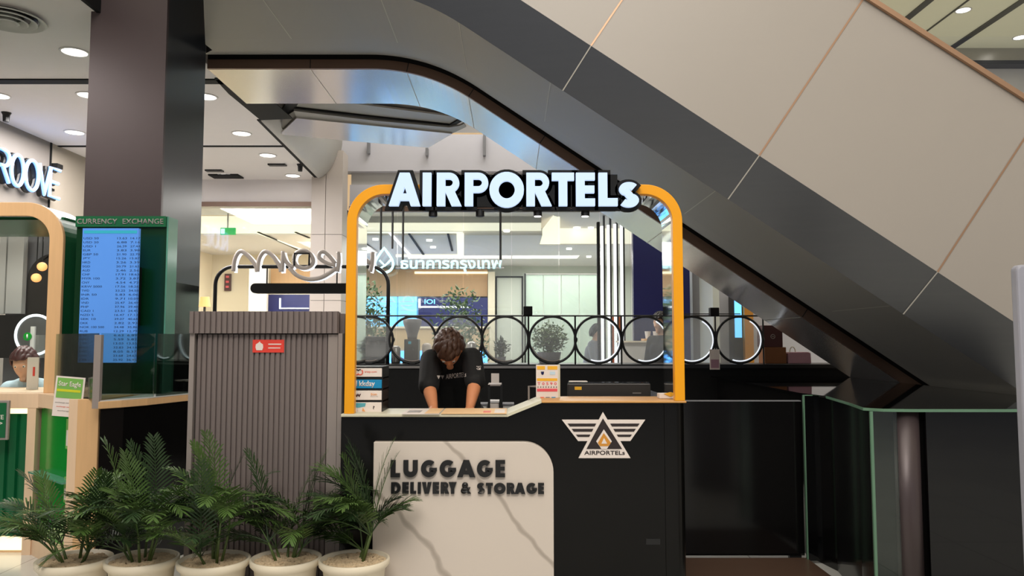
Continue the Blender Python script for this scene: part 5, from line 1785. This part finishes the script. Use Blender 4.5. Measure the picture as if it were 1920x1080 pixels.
# ================================================================== PEOPLE
def remesh(mb, vox, it=6):
    me = bpy.data.meshes.new('r')
    bmesh.ops.recalc_face_normals(mb.bm, faces=mb.bm.faces)
    mb.bm.to_mesh(me)
    mb.bm.free()
    o = bpy.data.objects.new('r', me)
    COL.objects.link(o)
    d = o.modifiers.new('r', 'REMESH')
    d.mode = 'VOXEL'
    d.voxel_size = vox
    d = o.modifiers.new('s', 'SMOOTH')
    d.factor = .5
    d.iterations = it
    m2 = mesh_of(o)
    bpy.data.meshes.remove(me)
    return MB().add_mesh(m2)


def limb(mb, pts, rs, n=12):
    pp, rr_ = [], []
    for i in range(len(pts) - 1):
        for k in range(5):
            u = k / 5
            pp.append(Vector(pts[i]).lerp(Vector(pts[i + 1]), u))
            rr_.append(rs[i] + (rs[i + 1] - rs[i]) * u)
    pp.append(Vector(pts[-1]))
    rr_.append(rs[-1])
    mb.tube(pp, rr_, n)
    for p, r in zip(pts, rs):
        mb.ell(p, (r, r, r), 12, 8)


def hand(mb, wrist, d, up, s, sc=1.0):
    """palm, four fingers of different lengths and a thumb leaving the side of the palm"""
    d, up = Vector(d).normalized(), Vector(up).normalized()
    sd = d.cross(up).normalized() * s
    up = sd.cross(d).normalized() * s
    M_ = Matrix((sd, d, up)).transposed().to_4x4()
    c = Vector(wrist) + d * .05 * sc
    mb.ell(c, (.04 * sc, .052 * sc, .016 * sc), 12, 8, M_)
    limb(mb, [wrist, Vector(wrist) + d * .03], [.026 * sc, .024 * sc])
    for k, (o, L) in enumerate(((-.03, .066), (-.010, .078), (.011, .073), (.031, .056))):
        b = c + sd * o * sc + d * .042 * sc
        k1 = b + (d * .95 - up * .25).normalized() * L * .45 * sc
        k2 = k1 + (d * .75 - up * .65).normalized() * L * .32 * sc
        k3 = k2 + (d * .5 - up * .85).normalized() * L * .25 * sc
        limb(mb, [b, k1, k2, k3], [.0095 * sc, .009 * sc, .0082 * sc, .007 * sc], 8)
    b = c - sd * .032 * sc - d * .018 * sc
    k1 = b + (-sd * .75 + d * .6 - up * .25).normalized() * .036 * sc
    k2 = k1 + (-sd * .3 + d * .9 - up * .3).normalized() * .03 * sc
    limb(mb, [b, k1, k2], [.013 * sc, .0105 * sc, .0085 * sc], 8)


def head_frame(c, f, u):
    f = Vector(f).normalized()
    u = (Vector(u) - f * Vector(u).dot(f)).normalized()
    r = f.cross(u)
    return Matrix.Translation(Vector(c)) @ Matrix((r, f, u)).transposed().to_4x4()


def person(label, base, pelvis, chest, neck, hc, f, u, arms, legs, cloth, hairm, skin, vox, sleeve=.85, hair='short', sw=.06, vneck=False, category='person'):
    t = thing('person', label, category, base)
    pelvis, chest, neck = Vector(pelvis), Vector(chest), Vector(neck)
    side = (Vector(arms[1][0]) - Vector(arms[0][0])).normalized()
    H = head_frame(hc, f, u)
    mb = MB()
    for s in (-1, 1):
        o = side * s * sw
        limb(mb, [pelvis + o, pelvis.lerp(chest, .5) + o * .9, chest + o * 1.15, chest.lerp(neck, .6) + o], [.105, .095, .105, .07])
    limb(mb, [chest.lerp(neck, .5), neck, neck.lerp(H.translation, .6)], [.08, .056, .052])
    # head
    hm = MB()
    bmesh.ops.create_uvsphere(hm.bm, u_segments=32, v_segments=24, radius=1)
    for v in hm.bm.verts:
        x, y, z = v.co
        k = 1 - .26 * max(0, -z) ** 1.3
        v.co = (x * .074 * k, y * .096 * (1 - .10 * max(0, -z)) + (.010 * max(0, -z)), z * .118)
    for c, r in (((0, .098, -.012), (.013, .017, .024)), ((0, .106, -.026), (.015, .012, .010)), ((0, .086, -.060), (.022, .010, .006)), ((0, .085, -.068), (.019, .010, .006)),
                 ((0, .076, -.100), (.026, .020, .017)), ((.076, -.002, -.006), (.010, .021, .031)), ((-.076, -.002, -.006), (.010, .021, .031)), ((0, .084, .034), (.05, .014, .010))):
        hm.ell(c, r, 12, 8)
    for v in hm.bm.verts:
        v.co = H @ v.co
    me = bpy.data.meshes.new('h')
    hm.bm.to_mesh(me)
    mb.add_mesh(me)
    for k, (sh, el, wr, hd, up) in enumerate(arms):
        limb(mb, [sh, Vector(sh).lerp(Vector(el), .5), el, Vector(el).lerp(Vector(wr), .35), wr], [.056, .05, .041, .042, .027])
        hand(mb, wr, hd, up, -1 if k == 0 else 1)
    for hip, kn, an in legs:
        limb(mb, [hip, kn, an], [.088, .058, .04])
        limb(mb, [an, Vector(an) + Vector((0, -.13, -.05))], [.04, .032])
    remesh(mb, vox).build('body', skin, t, smooth=True)
    # eyes
    for s in (-1, 1):
        e = MB().ell(H @ Vector((.029 * s, .083, .012)), (.0115, .0115, .0115), 12, 8).build('eye', 'eye', t, smooth=True)
        MB().ell(H @ Vector((.029 * s, .0925, .012)), (.0055, .0035, .0055), 10, 6).build('iris', 'iris', e, smooth=True)
    # hair
    hb = MB()
    rnd = random.Random(int(abs(hc[0]) * 1000))
    bmesh.ops.create_icosphere(hb.bm, subdivisions=5, radius=1)
    kill = []
    for v in hb.bm.verts:
        x, y, z = v.co
        line = .42 + .1 * x * x if y > .35 else (.42 - (.35 - y) * 1.6 if y > -.2 else -.55)
        if z < line:
            kill.append(v)
    bmesh.ops.delete(hb.bm, geom=kill, context='VERTS')
    for v in hb.bm.verts:
        x, y, z = v.co
        a = math.atan2(x, y)
        wv = .035 * math.sin(a * 9 + z * 5) + .03 * math.sin(x * 17 + z * 11) + .02 * math.sin(y * 23 - x * 13)
        k = 1.10 + wv + (.05 if hair == 'short' else .02)
        v.co = H @ Vector((x * .078 * k, y * .100 * k - .004, z * .122 * k))
    hb.build('hair', hairm, t, smooth=True, solid=.012)
    if hair == 'tied':
        MB().ell(H @ Vector((0, -.125, .02)), (.045, .045, .05), 16, 10).build('hair_bun', hairm, t, smooth=True)
    # shirt
    mb = MB()
    for s in (-1, 1):
        o = side * s * sw
        limb(mb, [pelvis + o - (chest - pelvis).normalized() * .04, pelvis.lerp(chest, .5) + o * .9, chest + o * 1.2, chest.lerp(neck, .55) + o], [.128, .116, .124, .086])
    limb(mb, [chest, chest.lerp(neck, .78)], [.11, .082])
    for (sh, el, wr, hd, up) in arms:
        e = Vector(sh).lerp(Vector(el), min(1, sleeve))
        pts, rs = [chest.lerp(neck, .5) + (Vector(sh) - chest.lerp(neck, .5)) * .5, sh, e], [.085, .075, .066]
        if sleeve > 1:
            pts.append(Vector(el).lerp(Vector(wr), .9))
            rs += [.04]
            rs[2] = .055
        limb(mb, pts, rs)
    sm = remesh(mb, max(vox, .008), 4)
    tree = BVHTree.FromBMesh(sm.bm)
    sh_o = sm.build('shirt', cloth, t, smooth=True)
    if legs:
        mb = MB()
        for hip, kn, an in legs:
            limb(mb, [Vector(hip) + Vector((0, 0, .06)), kn, Vector(an) + Vector((0, 0, .03))], [.11, .076, .06])
        limb(mb, [legs[0][0], legs[1][0]], [.11, .11])
        remesh(mb, .014, 4).build('trousers', 'trousers', t, smooth=True)
        for hip, kn, an in legs:
            a = Vector(an)
            MB().ell(a + Vector((0, -.06, -.045)), (.05, .14, .05), 14, 8).build('shoe', 'black', t, smooth=True)
    return t, sh_o, tree


# staff member bending over the counter
hc = at(842, 655, 4.84)
sl, sr = at(809, 676, 4.97), at(884, 673, 4.97)
el, er = at(804, 724, 4.80), at(891, 716, 4.80)
wl, wr = at(813, 765, 4.66), at(881, 764, 4.66)
cx_ = -.385
t, shirt, tree = person('person in a black T-shirt bending over the counter with both arms on it', (cx_, 5.3, 0), (cx_, 5.36, .93), (cx_, 5.08, 1.24), (cx_ - .005, 4.95, 1.385), hc, (.03, -.42, -.9), (0, -.9, .42),
                        [(sl, el, wl, (.12, -.8, -.35), (.1, -.3, .9)), (sr, er, wr, (-.1, -.8, -.35), (-.1, -.3, .9))],
                        [((cx_ - .1, 5.36, .88), (cx_ - .11, 5.33, .48), (cx_ - .11, 5.38, .09)), ((cx_ + .1, 5.36, .88), (cx_ + .11, 5.33, .48), (cx_ + .11, 5.38, .09))],
                        'tshirt', 'hair', 'skin', .0065, sleeve=.98)


def on_shirt(body, px0, px1, py0, py1, name, tilt=0, bold=.01):
    a, d = at(px0, py1, 4.9), at(px1, py0, 4.9)
    m = text(body, a.x, d.x, a.z, d.z, 4.4, 0, bold)
    bmesh.ops.subdivide_edges(m.bm, edges=m.bm.edges[:], cuts=1)
    for v in m.bm.verts:
        v.co.z += tilt * (v.co.x - a.x)
        eye = Vector((0, 0, EYE))
        dr = (v.co + Vector((0, .5, 0)) - eye).normalized()
        h = tree.ray_cast(eye, dr)
        v.co = (h[0] - dr * .004) if h[0] is not None else v.co + Vector((0, .6, 0))
    m.build(name, 'wpaper', shirt, smooth=False)


on_shirt('▼▼', 819, 833, 704, 711, 'chest_mark')
on_shirt('AIRPORTELs', 836, 874, 702, 711, 'chest_lettering', .12)
on_shirt('✈', 893, 902, 686, 694, 'sleeve_mark')

# cashier seated in the exchange booth
hc = at(46, 681, 6.15)
bx_ = hc.x - .02
person('person in a pale blue shirt with tied auburn hair seated in the exchange booth', (bx_, 6.3, 0), (bx_, 6.36, .62), (bx_, 6.30, 1.0), (bx_, 6.24, 1.13), (hc.x, hc.y, hc.z - .01), (.18, -.93, -.3), (0, -.25, .97),
       [((bx_ - .17, 6.28, 1.06), (bx_ - .24, 6.2, .82), (bx_ - .1, 5.98, .80), (.3, -.8, 0), (0, 0, 1)), ((bx_ + .17, 6.28, 1.06), (bx_ + .24, 6.2, .82), (bx_ + .1, 5.98, .80), (-.3, -.8, 0), (0, 0, 1))],
       [((bx_ - .09, 6.34, .56), (bx_ - .1, 5.98, .54), (bx_ - .1, 6.0, .09)), ((bx_ + .09, 6.34, .56), (bx_ + .1, 5.98, .54), (bx_ + .1, 6.0, .09))],
       'shirtblue', 'hairred', 'skinpale', .009, sleeve=1.2, hair='tied', sw=.07)
t = thing('office_chair', 'dark stool chair under the seated cashier', 'chair', (bx_, 6.4, 0))
B(bx_ - .22, bx_ + .22, 6.2, 6.62, .40, .45).build('seat', 'plastic', t, bevel=.015)
MB().lathe([(.03, .03), (.03, .40)], bx_, 6.42, 12).build('column', 'steel', t)
MB().lathe([(.24, 0), (.22, .03)], bx_, 6.42, 20).build('base', 'black', t)


def stander(label, px, ptop, Y, cloth, hairm, f, lean=0):
    hz = at(px, ptop, Y)
    x, zt_ = hz.x, hz.z
    k = zt_ / 1.72
    n_ = Vector(f).normalized()
    sd = Vector((-n_.y, n_.x, 0)) * -1
    c = Vector((x, Y, 0)) - n_ * lean
    P_ = lambda a, b, z: tuple(c + sd * a + n_ * b + Vector((0, 0, z * k)))
    return person(label, (x, Y, 0), P_(0, 0, .95), P_(0, lean * .6, 1.28), P_(0, lean * .85, 1.43), P_(0, lean + .02, 1.585), tuple(n_ + Vector((0, 0, -.15))), (0, 0, 1),
                  [(P_(-.19, lean * .8, 1.38), P_(-.24, lean * .8 + .04, 1.1), P_(-.18, lean + .26, 1.03), tuple(n_), (0, 0, 1)), (P_(.19, lean * .8, 1.38), P_(.24, lean * .8 + .04, 1.1), P_(.18, lean + .26, 1.03), tuple(n_), (0, 0, 1))],
                  [(P_(-.1, 0, .9), P_(-.1, .02, .48), P_(-.1, 0, .09)), (P_(.1, 0, .9), P_(.1, .02, .48), P_(.1, 0, .09))],
                  cloth, hairm, 'skinpale', .014, sleeve=1.2)


stander('person in a grey shirt leaning to the right in the bank beyond the bar', 1117, 608, 12.9, 'shirtgrey', 'hairblack', (.9, -.3, 0), .12)
stander('person with black hair in dark clothes facing left beside the right yellow post', 1241, 585, 9.6, 'tshirt', 'hairblack', (-.85, -.5, 0), .03)
a, d = at(1148, 640, 13.1), at(1171, 594, 13.1)
t = thing('orange_screen', 'orange upright screen standing beside the person in grey', 'panel', ((a.x + d.x) / 2, 13.1, 0))
B(a.x, d.x, 13.1, 13.14, .4, d.z).build('panel', 'orange', t)
B(a.x + .02, a.x + .05, 13.1, 13.14, 0, .4).build('leg', 'black', t)
B(d.x - .05, d.x - .02, 13.1, 13.14, 0, .4).build('leg', 'black', t)
